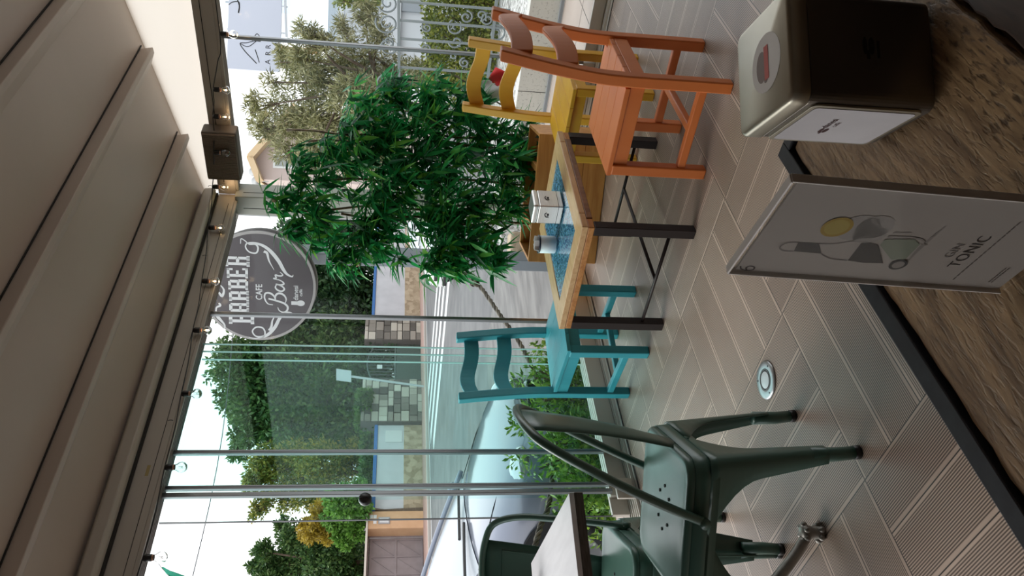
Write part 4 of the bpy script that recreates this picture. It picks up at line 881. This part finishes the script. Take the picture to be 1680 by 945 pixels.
for i, ch in enumerate('BARBER'):
    y0 = 534-i*19.0; xb = 414-1.2*i if i else 417; w = 17.5 if i else 18.5; h = 27.5 if i else 34
    xb = [417,409,409,408,408,411][i]; h = [40,31,31,31,33,39][i]
    for a, b_, c_, d_ in GL[ch]:
        p0 = PX(xb-b_*h, y0-a*w); p1 = PX(xb-d_*h, y0-c_*w)
        wt.add([(p0[0],p0[1],0),(p1[0],p0[1],0),(p1[0],p1[1],0),(p0[0],p1[1],0)],[(0,1,2,3)])
x_, y_ = PX(425.5,480); text_mesh(wt,'CAFE',.066,x_,y_,0,bold=.0008,sx=.78)
def rib(pts, ws_): ribbon(wt,[PX(*p) for p in pts],[w*K for w in ws_],0,8)
# script "Bar"
def bar_(pts, ws_): rib([(470-b_-.10*a_, 511-a_*.93) for a_, b_ in pts], ws_)
bar_([(7,15),(1,13),(-2,7),(1,1),(8,-1),(14,4),(18,14),(22,28)],[1,2.2,3.2,3.2,2.6])
bar_([(11,22),(13,30),(22,34),(31,32),(32,25),(27,19),(19,17)],[1,2.2,2.8,3.2,1.6])
bar_([(20,17),(28,16),(32,10),(29,3),(22,0),(15,2)],[1.4,3.2,3.4,2.4,1.2])
bar_([(47,13),(42,15),(37,11),(36,5),(40,1),(45,5),(48,13)],[1.8,2.8,2.8,1.8])
bar_([(48,14),(47,6),(49,1),(53,3),(57,10)],[2.6,2.8,1.4])
bar_([(55,6),(58,16),(59,12),(64,13),(65,10)],[1.2,2.4,2.2,1.4]); bar_([(64,13),(63,5),(65,1),(70,5)],[2.4,2.6,1.0])
# flourishes
rib([(397,402),(398,394),(404,397),(410,402),(420,402),(424,408),(421,416),(411,415),(405,408),(407,401),(418,400),(432,404),(444,413),(456,428),(463,441),(469,449),(477,453),(479,450)],[1.2,1.5,2.2,2.8,2.6,2.2,2,4.2,6,5.5,3,1])
rib([(433,413),(438,416),(441,428),(449,443)],[4,4,2.5,.6])
rib([(362,500),(364,504),(358,508),(358,520),(364,528),(370,536),(370,542),(366,541)],[3,3.5,2.2,5,3,2,1])
rib([(363,468),(370,478),(367,488),(362,482)],[1,3,4.5,3]); 
rib([(408,556),(416,558),(430,556),(434,548),(430,540),(420,539),(414,546),(419,554),(430,555),(440,550),(450,538),(458,522),(466,514),(474,513),(479,515)],[1,1.6,2.4,2.6,2.4,2.2,4.8,5.5,5,3,1])
rib([(440,544),(444,538),(446,527),(452,516)],[3,4,2.5,.6])
x_, y_ = PX(483.5,480); text_mesh(wt,'danesi',.050,x_,y_,0,bold=.0005,sx=.92); x_, y_ = PX(491.5,479.5); text_mesh(wt,'caffè',.030,x_,y_,0,bold=.0004)
x_, y_ = PX(488,497); disc(wt,x_,y_-.014,.022,.030,0,20); p0, p1 = PX(476,500), PX(486,494); wt.add([(p0[0],p0[1],0),(p1[0],p0[1],0),(p1[0],p1[1],0),(p0[0],p1[1],0)],[(0,1,2,3)])
wt.build('lettering', ws, face)
# ================================================================== thick rope, tub, white pillar
rp_ = leafmat('hemp_rope', [(.028,.026,.022),(.10,.09,.075),(.24,.215,.175),(.12,.105,.085)], rough=.95, trans=0)  # light and dark strands stand in for shade in the twist
def rope(name, label, pts, r=.0165):
    sp2 = spline(pts, 14); n = len(sp2); L_ = [0]
    for i in range(1,n): L_.append(L_[-1]+(sp2[i]-sp2[i-1]).length)
    m_ = MB()
    for k in range(3):
        q = []
        for i, p in enumerate(sp2):
            t = (sp2[min(i+1,n-1)]-sp2[max(i-1,0)]).normalized(); a = t.cross(Vector((0,0,1))); a.normalize(); b2 = t.cross(a)
            ph = L_[i]/.125*2*math.pi+k*2.094; q.append(p+(a*math.cos(ph)+b2*math.sin(ph))*r*.60)
        m_.tube(q, r*.50, 7)
    return tag(m_.build(name, rp_, smooth=True), label, 'rope')
pa = Vector((pc.x+.06,pc.y-.06,.84))
P = [pa, onX(741,438,-3.92), onX(781,463,-3.92), onX(822,519,-3.92), onX(855,567,-3.92), onX(886,634,-3.92), onX(903,690,-3.92), onX(908,760,-3.92), onX(900,830,-3.92), onX(888,860,-3.92), onX(876,905,-3.92), onX(868,960,-3.92)]
rope('thick_rope', 'thick twisted hemp rope slung from the grey post down over the hedge', P)
k0 = onX(779,463,-3.90); m_ = MB()
for a in range(3): m_.tube([k0+Vector((.02*math.cos(t_)+.004*a,.034*math.sin(t_),.03*math.cos(t_*1.0+a))) for t_ in np.linspace(0,6.28,14)], .011, 7, closed=True)
tag(m_.build('rope_knot', rp_, smooth=True), 'knot tied in the thick rope just below the bamboo leaves', 'knot')
c = onX(895,647,-4.02); tb = thing('plastic_tub', 'dark blue plastic tub standing in the bed behind the turquoise chair', 'tub', (c.x,c.y,-.17))
bp_ = pm('blue_black_plastic', (.012,.03,.05), rough=.3)
MB().lathe([(.001,.0),(.080,.0),(.093,.26),(.102,.43),(.107,.44),(.094,.44),(.085,.06),(.001,.05)],24).build('tub_body', bp_, tb, smooth=True); MB().lathe([(.0975,.30),(.1005,.31),(.1010,.33),(.099,.335)],24).build('blue_band', pm('bright_blue', (.02,.14,.5), rough=.4), tb)
wpl = thing('white_pillar', 'white rendered pillar outside just left of the veranda corner post', 'pillar', (-3.62,4.95,GZ))
MB().box((-.085,-.085,0),(.085,.085,2.95)).build('shaft', whw, wpl, bev=.01); MB().box((-.12,-.12,2.95),(.12,.12,3.02)).build('cap', whw, wpl, bev=.01)
c = at(868,402,6.9); lw = thing('stone_kerb_block', 'rough beige stone block between the white pillar and the grey post', 'stone', (c.x,c.y,GZ), .8)
m_ = MB(); m_.box((-.10,-.10,0),(.10,.10,.78)); m_.build('block', stn2, lw, bev=.02)
# overhead cable
a = at(381,560,33); b_ = at(305,990,26)
tag(MB().tube([a.lerp(b_,t_)+Vector((0,0,-.25*math.sin(math.pi*t_))) for t_ in np.linspace(-.6,1.3,16)], .018, 5).build('overhead_cable', MATS['dark_profile']), 'overhead cable crossing the sky above the street trees', 'cable')
# ================================================================== shrubs just outside the left glass
gl_ = leafmat('hedge_leaf', [(.04,.10,.015),(.10,.22,.03),(.20,.36,.05),(.33,.45,.08)], rough=.4, trans=.35)
bark = pm('brown_bark', (.09,.06,.04), (.15,.11,.08), rough=.95, scale=20)
def small_leaves(n, cen, rad, L, W, org, rs):
    V, F = [], []
    for i in range(n):
        d = Vector((rs.gauss(0,1),rs.gauss(0,1),rs.gauss(0,1))).normalized(); q = rs.random()**.4
        p = cen+Vector((d.x*rad[0],d.y*rad[1],d.z*rad[2]))*q-org
        if (p+org).z < org.z+.02: continue
        ax = (d+Vector((rs.gauss(0,.7),rs.gauss(0,.7),rs.gauss(0,.7)+.3))).normalized(); s = ax.cross(Vector((rs.gauss(0,1),rs.gauss(0,1),1))).normalized()
        l = L*rs.uniform(.7,1.3); w = W*rs.uniform(.8,1.2); o = len(V); nn = ax.cross(s)
        V += [p, p+ax*l*.5+s*w/2+nn*w*.12, p+ax*l, p+ax*l*.5-s*w/2+nn*w*.12]; F += [(o,o+1,o+2,o+3)]
    return V, F
for i, (x, y, rx, ry, h, n, lab) in enumerate([(-3.86,3.58,.20,.22,.34,700,'small leafy shrub furthest right in the bed, beside the tub'),(-3.80,3.24,.22,.24,.42,1100,'bright green leafy shrub in the bed behind the green glass'),
    (-3.82,2.90,.23,.24,.46,1300,'bright green leafy shrub in the bed left of the metal stile'),(-3.80,2.60,.20,.22,.36,1100,'yellow green leafy shrub in the bed by the bare glass edge'),(-3.78,2.36,.15,.16,.13,260,'leafy shrub at the left end of the bed in front of the car wheel')]):
    rs = random.Random(20+i); o = thing('leafy_shrub', lab, 'shrub', (x,y,-.17), 0, 'shrubs in the planting bed'); org = Vector((x,y,-.17))
    V, F = small_leaves(n, Vector((x,y,-.17+h*.5)), (rx,ry,h*.55), .045, .020, org, rs)
    for k in range(6):
        a = k*1.05+i; tip = Vector((x+rx*.8*math.cos(a),y+ry*.8*math.sin(a),-.17+h*rs.uniform(.95,1.35)))
        v2, f2 = small_leaves(26, tip, (.045,.045,.07), .045, .019, org, rs); o_ = len(V); V += v2; F += [tuple(j+o_ for j in f) for f in f2]
    fastmesh('foliage', V, F, gl_, o)
    m_ = MB()
    for k in range(7): a = k*.9+i; m_.tube(spline([(0,0,0),(rx*.3*math.cos(a),ry*.3*math.sin(a),h*.4),(rx*.7*math.cos(a),ry*.7*math.sin(a),h*.95)],3), .005, 5)
    m_.build('stems', bark, o)
# ================================================================== trees
def tree(name, label, cat, base, blobs, depth, n, L, W, mat_, tr=.18, group=None, spread=.25, br=10, seed=1, flat=1.0):
    rs = random.Random(seed); org = Vector(base); o = thing(name, label, cat, org, 0, group)
    V, F = [], []; cs = []
    tot = sum(r*r for _,_,r in blobs)
    for px, py, r in blobs:
        dz = depth+rs.uniform(-spread,spread)*depth*.1; c = at(px,py,dz); R_ = r*dz/FP; cs.append((c,R_))
        k = int(n*r*r/tot); nb = max(3,int(k/28))
        for j in range(nb):                 # leaf clumps scattered in the lobe so that gaps stay between them
            d = Vector((rs.gauss(0,1),rs.gauss(0,1),rs.gauss(0,1))).normalized(); cc = c+d*R_*(rs.random()**.45)
            v2, f2 = small_leaves(28, cc, (R_*.24,R_*.24,R_*.20), L, W, Vector((org.x,org.y,org.z)), rs); o_ = len(V); V += v2; F += [tuple(q+o_ for q in f) for f in f2]
    fastmesh('foliage', V, F, mat_, o)
    m_ = MB(); cs.sort(key=lambda q: q[0].z); mid = sum((c for c,_ in cs), Vector())/len(cs)-org
    top = Vector((mid.x,mid.y,mid.z)); m_.tube(spline([(0,0,0),(mid.x*.15,mid.y*.15,mid.z*.4),top],4), [tr,tr*.95,tr*.9,tr*.85,tr*.8,tr*.7,tr*.6,tr*.5,tr*.4][:9], 9)
    for c, R_ in cs:
        s0 = Vector((mid.x*.12,mid.y*.12,mid.z*.35)).lerp(top, rs.uniform(.1,.9)); e1 = c-org
        m_.tube(spline([s0, s0.lerp(e1,.5)+Vector((0,0,R_*.2)), e1],4), [tr*.35,tr*.32,tr*.28,tr*.24,tr*.2,tr*.16,tr*.12,tr*.1,tr*.08][:9], 6)
        for q in range(3): m_.tube([e1*.85+s0*.15, e1+Vector((rs.gauss(0,.5),rs.gauss(0,.5),rs.gauss(0,.5)))*R_], tr*.07, 4)
    m_.build('trunk', bark, o); return o
def gbase(px, py, depth, z=GZ): p = at(px,py,depth); return (p.x,p.y,z)
dgr = leafmat('dark_green_crown', [(.008,.028,.010),(.020,.055,.018),(.035,.085,.028),(.06,.12,.035)], trans=.2); mgr = leafmat('mid_green_crown', [(.02,.06,.018),(.05,.12,.03),(.09,.17,.045),(.15,.23,.07)], trans=.3)
ygr = leafmat('yellow_green_crown', [(.07,.11,.02),(.15,.19,.035),(.28,.27,.05),(.40,.32,.06)], trans=.3); bgr = leafmat('bright_green_crown', [(.05,.14,.02),(.12,.27,.04),(.20,.38,.07)], trans=.35)
ylw = leafmat('autumn_yellow_crown', [(.20,.15,.02),(.38,.27,.03),(.50,.38,.06)], trans=.3)
BG = 'trees beyond the far wall'
tree('street_tree','tall dark green tree beyond the far wall, behind the round sign','tree',gbase(600,470,50),[(560,400,50),(500,400,45),(555,455,55),(590,420,35),(560,510,60),(592,490,34),(500,545,50),(450,520,60),(595,545,25),(400,470,60),(570,380,35)],50,42000,.36,.18,dgr,.3,BG,seed=3)
tree('street_tree','broad green tree filling the dark green panes beyond the gate','tree',gbase(600,640,47),[(385,600,45),(392,655,38),(440,590,60),(445,650,70),(420,700,38),(500,610,75),(500,690,70),(560,640,70),(575,720,45),(470,735,45),(395,735,22),(560,560,50),(590,600,40)],47,48000,.32,.16,mgr,.4,BG,seed=4)
tree('street_tree','loose yellowish tree between the metal stiles beyond the far wall','tree',gbase(600,770,41),[(440,765,35),(420,790,25),(480,765,42),(530,765,45),(570,760,35),(470,815,26),(430,825,20),(510,810,28),(420,840,14),(590,740,26)],41,15000,.21,.10,ygr,.22,BG,seed=5)
tree('street_tree','olive green tree with ragged crown at the lower left of the sky','tree',gbase(600,930,36),[(500,925,48),(455,925,32),(430,905,18),(480,880,24),(440,950,30),(550,935,48),(520,895,26),(465,860,13),(555,900,30),(420,930,14),(590,950,30)],36,26000,.20,.10,dgr if False else mgr,.24,BG,seed=6)
tree('street_tree','small golden yellow tree in front of the ragged olive green one','tree',gbase(600,860,34),[(515,865,24),(530,845,22),(545,870,20),(505,880,13),(545,830,18)],34,5200,.17,.09,ylw,.14,BG,seed=7)
tree('street_tree','bright light green tree leaning over the peach gate pillar','tree',gbase(600,840,33),[(560,825,28),(575,850,26),(550,850,20),(580,815,24),(565,885,17),(585,870,16),(595,835,14),(590,800,14)],33,9500,.18,.10,bgr,.16,BG,seed=8)
def hedge(name, label, px0, px1, py0, py1, depth, n, L, W, mt, th=.5, cat='hedge', seed=1):
    rs = random.Random(seed); a = at(px1,py1,depth); b_ = at(px1,py0,depth); t_ = at(px0,(py0+py1)/2,depth); zb, zt = a.z, t_.z; org = Vector(((a.x+b_.x)/2,(a.y+b_.y)/2,min(zb,zt)))
    o = thing(name, label, cat, org); V, F = [], []; ax = (b_-a); ax.z = 0; le = ax.length; ax.normalize(); nx = Vector((-ax.y,ax.x,0))
    for i in range(n):
        p = ax*rs.uniform(-le/2,le/2)+nx*rs.uniform(-th/2,th/2)+Vector((0,0,rs.uniform(0,zt-zb)*(1-.08*rs.random())))
        d = Vector((rs.gauss(0,1),rs.gauss(0,1),rs.gauss(0,1)+.5)).normalized(); s = d.cross(Vector((rs.gauss(0,1),rs.gauss(0,1),rs.gauss(0,1)))).normalized(); l = L*rs.uniform(.6,1.3); q = len(V)
        V += [p,p+d*l*.5+s*W/2,p+d*l,p+d*l*.5-s*W/2]; F.append((q,q+1,q+2,q+3))
    fastmesh('foliage', V, F, mt, o)
    m_ = MB()
    for k in range(8): p = ax*(-le/2+le*(k+.5)/8); m_.tube([p,p+Vector((0,0,(zt-zb)*.8))], .02, 5)
    m_.build('stems', bark, o); return o
hedge('wall_hedge','dark shrubs rising behind the garage gate', 580,612,880,1000,39.5,3500,.25,.14,dgr,1.5,'shrub',2)
hedge('wall_hedge','leafy shrubs along the top of the white wall at the left', 592,616,705,840,38,2600,.25,.14,mgr,1.0,'shrub',3)
hedge('wall_hedge','trailing green shrubs over the stone pillar and the white wall', 585,610,640,705,37,1800,.22,.12,mgr,.8,'shrub',4)
hedge('wall_hedge','dark shrubs showing through the bars of the iron gate', 575,690,560,640,41,4500,.25,.14,dgr,.8,'shrub',6)
# small roof among the trees
c = at(540,862,52); hs = thing('distant_house','small grey roofed house peeping between the trees','house',(c.x,c.y,GZ),.75)
MB().box((-2,-1.5,0),(2,1.5,c.z-GZ+.2)).build('walls', pm('house_wall', (.42,.40,.37), rough=.9), hs); MB().loft([[(x,-1.8,c.z-GZ+.1),(x,1.8,c.z-GZ+.1),(x,0,c.z-GZ+1.1)] for x in (-2.3,2.3)]).build('roof', pm('slate', (.10,.13,.15), rough=.7), hs)
# ================================================================== right side: fence, hedge, olive, neighbour
ol = leafmat('olive_leaf', [(.11,.12,.045),(.22,.22,.09),(.36,.34,.16),(.50,.47,.28)], rough=.5, trans=.2)
tree('olive_tree','large olive tree with fine grey green leaves behind the right glass','tree',gbase(700,130,8.6,.19),
   [(445,135,14),(425,175,22),(432,215,26),(500,50,20),(600,25,26),(470,95,20),(490,115,30),(480,190,48),(470,250,22),(520,70,26),(530,130,45),(535,205,48),(520,250,28),(580,100,42),(590,165,48),(590,225,36),(560,50,22),(620,60,24),(640,120,42),(650,180,34),(610,260,26),(690,120,26),(560,270,26),(490,95,24)],8.6,30000,.075,.0135,ol,.075,None,.9,seed=11)
hg = leafmat('conifer_hedge_leaf', [(.045,.07,.012),(.11,.15,.02),(.20,.23,.035),(.30,.31,.06)], trans=.25)
hedge('clipped_hedge','clipped yellow green hedge behind the scrolled fence', 690,865,-60,170,8.3,15000,.045,.028,hg,.9,'hedge',5)
fe = thing('scrolled_fence','grey wrought iron fence with scrolls behind the right glass','fence',(-3.2,6.9,.19))
fi = pm('fence_iron', (.19,.215,.22), rough=.5, metal=.2); FY = 6.9
def fx(px, py): p = onY(px,py,FY); return Vector((p.x+3.2,0,p.z-.19))
top = MB(); a = fx(654,-40); b_ = fx(655,190); top.bar(a,b_,.03,.026); 
lo_z = fx(790,60).z
top.build('top_rail', fi, fe); MB().bar((a.x,0,lo_z-.10),(b_.x,0,lo_z-.10),.03,.026).build('bottom_rail', fi, fe)
for py in (-30,2,33,63,110,150,185): 
    p = fx(655,py); MB().box((p.x-.009,-.009,0),(p.x+.009,.009,p.z)).build('bar', fi, fe)
def scroll(cx, cy, r, d0, turns=1.6, flip=1):
    c = fx(cx,cy); pts = []
    for k in range(26):
        u = k/25; a = d0+flip*u*turns*2*math.pi; q = r*(1-.78*u); pts.append((c.x+q*math.cos(a),0,c.z+q*math.sin(a)))
    MB().tube(pts, .0085, 6).build('scroll', fi, fe, smooth=True)
for cx, cy, r, d, tn, fl_ in ((635,38,.105,1.2,1.6,1),(637,75,.09,-1.2,1.5,-1),(637,68,.06,2,1.2,1),(636,5,.09,2,1.5,1),(636,135,.10,2.2,1.5,-1),(748,45,.075,.5,1.4,1),(765,28,.06,0,1.4,-1),(800,32,.06,0,1.4,1),(748,68,.07,1.57,1.0,1),(762,103,.05,0,1.4,1),(745,92,.035,0,1.0,1),(815,55,.09,1,1.5,-1),(790,25,.05,3,1.4,1),(700,45,.045,1,1.4,1),(700,80,.045,2,1.4,-1)): scroll(cx,cy,r,d,tn,fl_)
nb = thing('white_building','white neighbouring building with banded parapet behind the olive tree','building',tuple(at(700,20,16))[:2]+(-.1,),math.radians(-20))
def nbx(nm, px0, px1, py0, py1, dep, th, mt):     # wall slab seen between these pixels, th metres deep
    a = at(px1,py1,dep); b_ = at(px0,py0,dep); M_ = basis((0,0,0),Rh,Fh,(0,0,1)); q = M_.inverted()
    A, B_ = q@a, q@b_; o_ = nb.matrix_basis.inverted() if False else None
    mb = MB(); M0 = Matrix.Translation(Vector(nb.location)) @ Matrix.Rotation(math.radians(-20),4,'Z'); mb.at(M0.inverted() @ M_); mb.box((min(A.x,B_.x),A.y,min(A.z,B_.z)),(max(A.x,B_.x),A.y+th,max(A.z,B_.z))); return mb.build(nm, mt, nb)
wbl = pm('cool_white_render', (.62,.64,.66), rough=.8); gbl = pm('grey_blue_panel', (.30,.33,.36), rough=.4)
nbx('wall', 655,760,-160,118,16.5,3, wbl); nbx('upper_wall', 545,662,-160,112,17.5,3, pm('cool_grey_render', (.50,.52,.54), rough=.8))
nbx('parapet_band', 640,655,-160,122,16.2,.4, wbl); nbx('parapet_band', 556,562,-160,100,16.2,.4, wbl); nbx('window_band', 664,690,-160,20,16.3,.3, gbl); nbx('window_band', 695,735,30,52,16.3,.3, pm('dark_window', (.03,.035,.04), rough=.1)); nbx('shutter', 700,740,60,110,16.3,.3, gbl)
c0 = at(560,20,14.5)
hedge('rooftop_hedge','strip of clipped green planting on the neighbouring parapet', 548,624,-60,12,14.5,3500,.07,.04,hg,.6,'hedge',9)
# pale glazed canopy and name board
bd0 = at(372,112,9.3); nbd = thing('name_board','pale lilac board with a black flourish and spaced capitals above the olive tree','sign board',bd0,0)
Bx = Rh; M_ = basis((0,0,0),Bx,(0,0,1),-Fh); pxm = 9.3/FP
def bp2(x, y): return ((112-y)*pxm, (372-x)*pxm)
MB().at(M_).box((0,-.60,-.03),(1.6,.0,0)).build('board', pm('lilac_board', (.58,.60,.70), rough=.35), nbd)
tx_ = MB().at(basis(-Fh*.002,Bx,(0,0,1),-Fh))
for pts, w in (([(392,70),(405,74),(420,62),(424,64),(415,64),(402,68),(392,70),(400,82),(412,94),(419,101)],[.7,.9,.8,1,1]),([(411,64),(418,52),(425,60)],[.8,.8]),([(416,78),(421,92),(423,99)],[1,.8]),([(372,8),(378,3),(388,2),(389,12)],[.8,1.2]),([(384,-6),(389,8),(388,20)],[1,1.6])):
    ribbon(tx_,[bp2(*p) for p in pts],[q*pxm*1.5 for q in w],0,6)
for ch, x, y, s_ in (('A',437,97,.085),('R',437,83,.085),('R',437,72,.085),('L',437,61,.085),('1',450,86,.07),('8',450,76,.07),('8',450,67,.07)):
    x_, y_ = bp2(x,y); text_mesh(tx_,ch,s_,x_,y_,0)
tx_.build('lettering', pm('black_ink', (.01,.01,.015), rough=.5), nbd)
gc = glassmat('pale_canopy_glass', (.86,.90,.93), boost=2)
cn = thing('glass_canopy','pale glass canopy panels above the neighbouring entrance','canopy',at(430,20,11.5))
M_ = basis((0,0,0),Bx,(0,0,1),-Fh); pxm2 = 11.5/FP
for x0, x1, y0, y1, dz in ((372,455,-30,52,0),(380,470,-30,8,-.3),(452,548,-60,48,-.5)): MB().at(M_).box(((20-y1)*pxm2,(430-x1)*pxm2,dz),((20-y0)*pxm2,(430-x0)*pxm2,dz+.012)).build('glass_panel', gc, cn)
fr_ = MB().at(M_)
for x0, x1, y in ((376,470,52),(372,470,8)): fr_.bar(((20-y)*pxm2,(430-x0)*pxm2,0),((20-y)*pxm2,(430-x1)*pxm2,0),.02,.02)
fr_.bar(((20-58)*pxm2,(430-470)*pxm2,0),((20+60)*pxm2,(430-462)*pxm2,0),.03,.03); fr_.build('frame', pm('canopy_frame', (.55,.57,.60), rough=.4), cn)
# wooden post of the canopy
c = at(480,82,11); MB().at(Matrix.Translation(c-Vector(cn.location))).box((-.03,-.03,-.35),(.03,.03,.75)).build('wooden_strut', pm('orange_wood', (.55,.27,.10), rough=.6), cn)
# peach gabled house far right of the corner
d_ = 30; c = at(640,262,d_); ph_ = thing('gabled_house','pink beige gabled house with peach eaves beyond the olive tree','house',(c.x,c.y,-.3),math.atan2(Rh.y,Rh.x))
pk2 = pm('pink_beige_render', (.55,.44,.40), rough=.9); pch = pm('peach_trim', (.70,.50,.30), rough=.8)
kx = d_/FP
def hp(x, y): return ((262-y)*kx, (640-x)*kx+ (c.z+.3))
poly = [hp(760,200),hp(760,306),hp(437,304),hp(425,272),hp(492,190)]
MB().loft([[(p[0],yy,p[1]) for p in poly] for yy in (0,6)]).build('walls', pk2, ph_)
for p0, p1 in ((hp(490,186),hp(422,272)),(hp(422,272),hp(437,308))):
    MB().bar((p0[0],-.25,p0[1]),(p1[0],-.25,p1[1]),.6,.22,(0,0,1)).build('eaves_trim', pch, ph_); MB().loft([[(p0[0],yy,p0[1]+.02),(p1[0],yy,p1[1]+.02),(p1[0],yy,p1[1]+.12),(p0[0],yy,p0[1]+.12)] for yy in (-.5,6)]).build('roof_slab', pch, ph_)
for x0, x1, y0, y1 in ((455,500,262,285),(440,455,241,246)):
    a, b_ = hp(x1,y1), hp(x0,y0); w_ = MB().box((a[0],-.06,a[1]),(b_[0],.02,b_[1])).build('window', pm('white_frame', (.72,.72,.70), rough=.5), ph_)
    MB().box((a[0]+.07,-.075,a[1]+.07),(b_[0]-.07,-.06,b_[1]-.07)).build('pane', pm('dull_glass', (.30,.32,.30), rough=.2), w_)
dsh = pm('dish_grey', (.50,.50,.50), rough=.5)
for cx, cy, lab in ((416,282,'grey satellite dish standing highest on the gabled house roof'),(420,297,'smaller satellite dish beside the veranda corner post')):
    q = at(cx,cy,d_-.5); o = thing('satellite_dish', lab, 'satellite dish', q); MB().at(basis((0,0,0),Rh,(0,0,1),-Fh)).lathe([(.001,-.05),(.10,-.04),(.17,0),(.175,.005)],16).build('dish', dsh, o, smooth=True); MB().tube([(0,0,0),(0,0,-.45)], .02, 6).build('mast', dsh, o); MB().tube([(0,0,0),-Fh*.2+Vector((0,0,-.05))], .01, 5).build('feed_arm', dsh, o)
# ================================================================== flags
gf = pm('flag_green', (.01,.16,.075), rough=.7); wf = pm('flag_white', (.62,.62,.62), rough=.7); rf = pm('flag_red', (.62,.012,.012), rough=.7)
def cloth(M_, quads, nx=10, amp=.012, ph=0.0):
    V, F = [], []
    (x0,y0),(x1,y1),(x2,y2),(x3,y3) = quads
    for i in range(nx+1):
        for j in range(nx+1):
            u, v = i/nx, j/nx; x = (x0*(1-u)+x1*u)*(1-v)+(x3*(1-u)+x2*u)*v; y = (y0*(1-u)+y1*u)*(1-v)+(y3*(1-u)+y2*u)*v
            V.append(M_@Vector((x,y,amp*math.sin(x*60+ph+y*18)+amp*.4*math.sin(y*45))))
    for i in range(nx):
        for j in range(nx): a = i*(nx+1)+j; F.append((a,a+1,a+nx+2,a+nx+1))
    return V, F
dF = 5.1; c = at(790,160,dF); itf = thing('italian_flag','green, white and red flag hanging behind the yellow chair','flag',c); M_ = basis((0,0,0),Rh,(0,0,1),-Fh); kf = dF/FP
def fq(*pts): return [((160-y)*kf,(790-x)*kf) for x, y in pts]
for nm, mt, q in (('green_band',gf,fq((742,205),(752,152),(800,150),(798,212))),('white_band',wf,fq((752,152),(800,128),(838,152),(800,175))),('red_band',rf,fq((800,128),(812,108),(842,122),(838,158)))):
    V, F = cloth(M_, q, 8, .010); fastmesh(nm, V, F, mt, itf, True).modifiers.new('s','SOLIDIFY').thickness = .0015
MB().tube([M_@Vector(((160-200)*kf,(790-880)*kf,-.02)), M_@Vector(((160-125)*kf,(790-745)*kf,-.02))], .005, 6).build('stick', bark, itf, smooth=True)
c = at(290,940,3.9); pen = thing('green_pennant','green pennant flag on a string outside the open left end','pennant',c); kf2 = 3.9/FP
def pq(*pts): return [((940-y)*kf2,(290-x)*kf2) for x, y in pts]
V, F = cloth(M_, pq((266,930),(268,929),(360,975),(330,1010)), 8, .006); fastmesh('cloth', V, F, pm('pennant_green', (.03,.42,.26), rough=.6), pen, True).modifiers.new('s','SOLIDIFY').thickness = .001
p = pq((256,916),(266,930),(300,970)); MB().tube([M_@Vector((a,b_,.004)) for a,b_ in p], .0018, 5).build('string', dsh, pen)
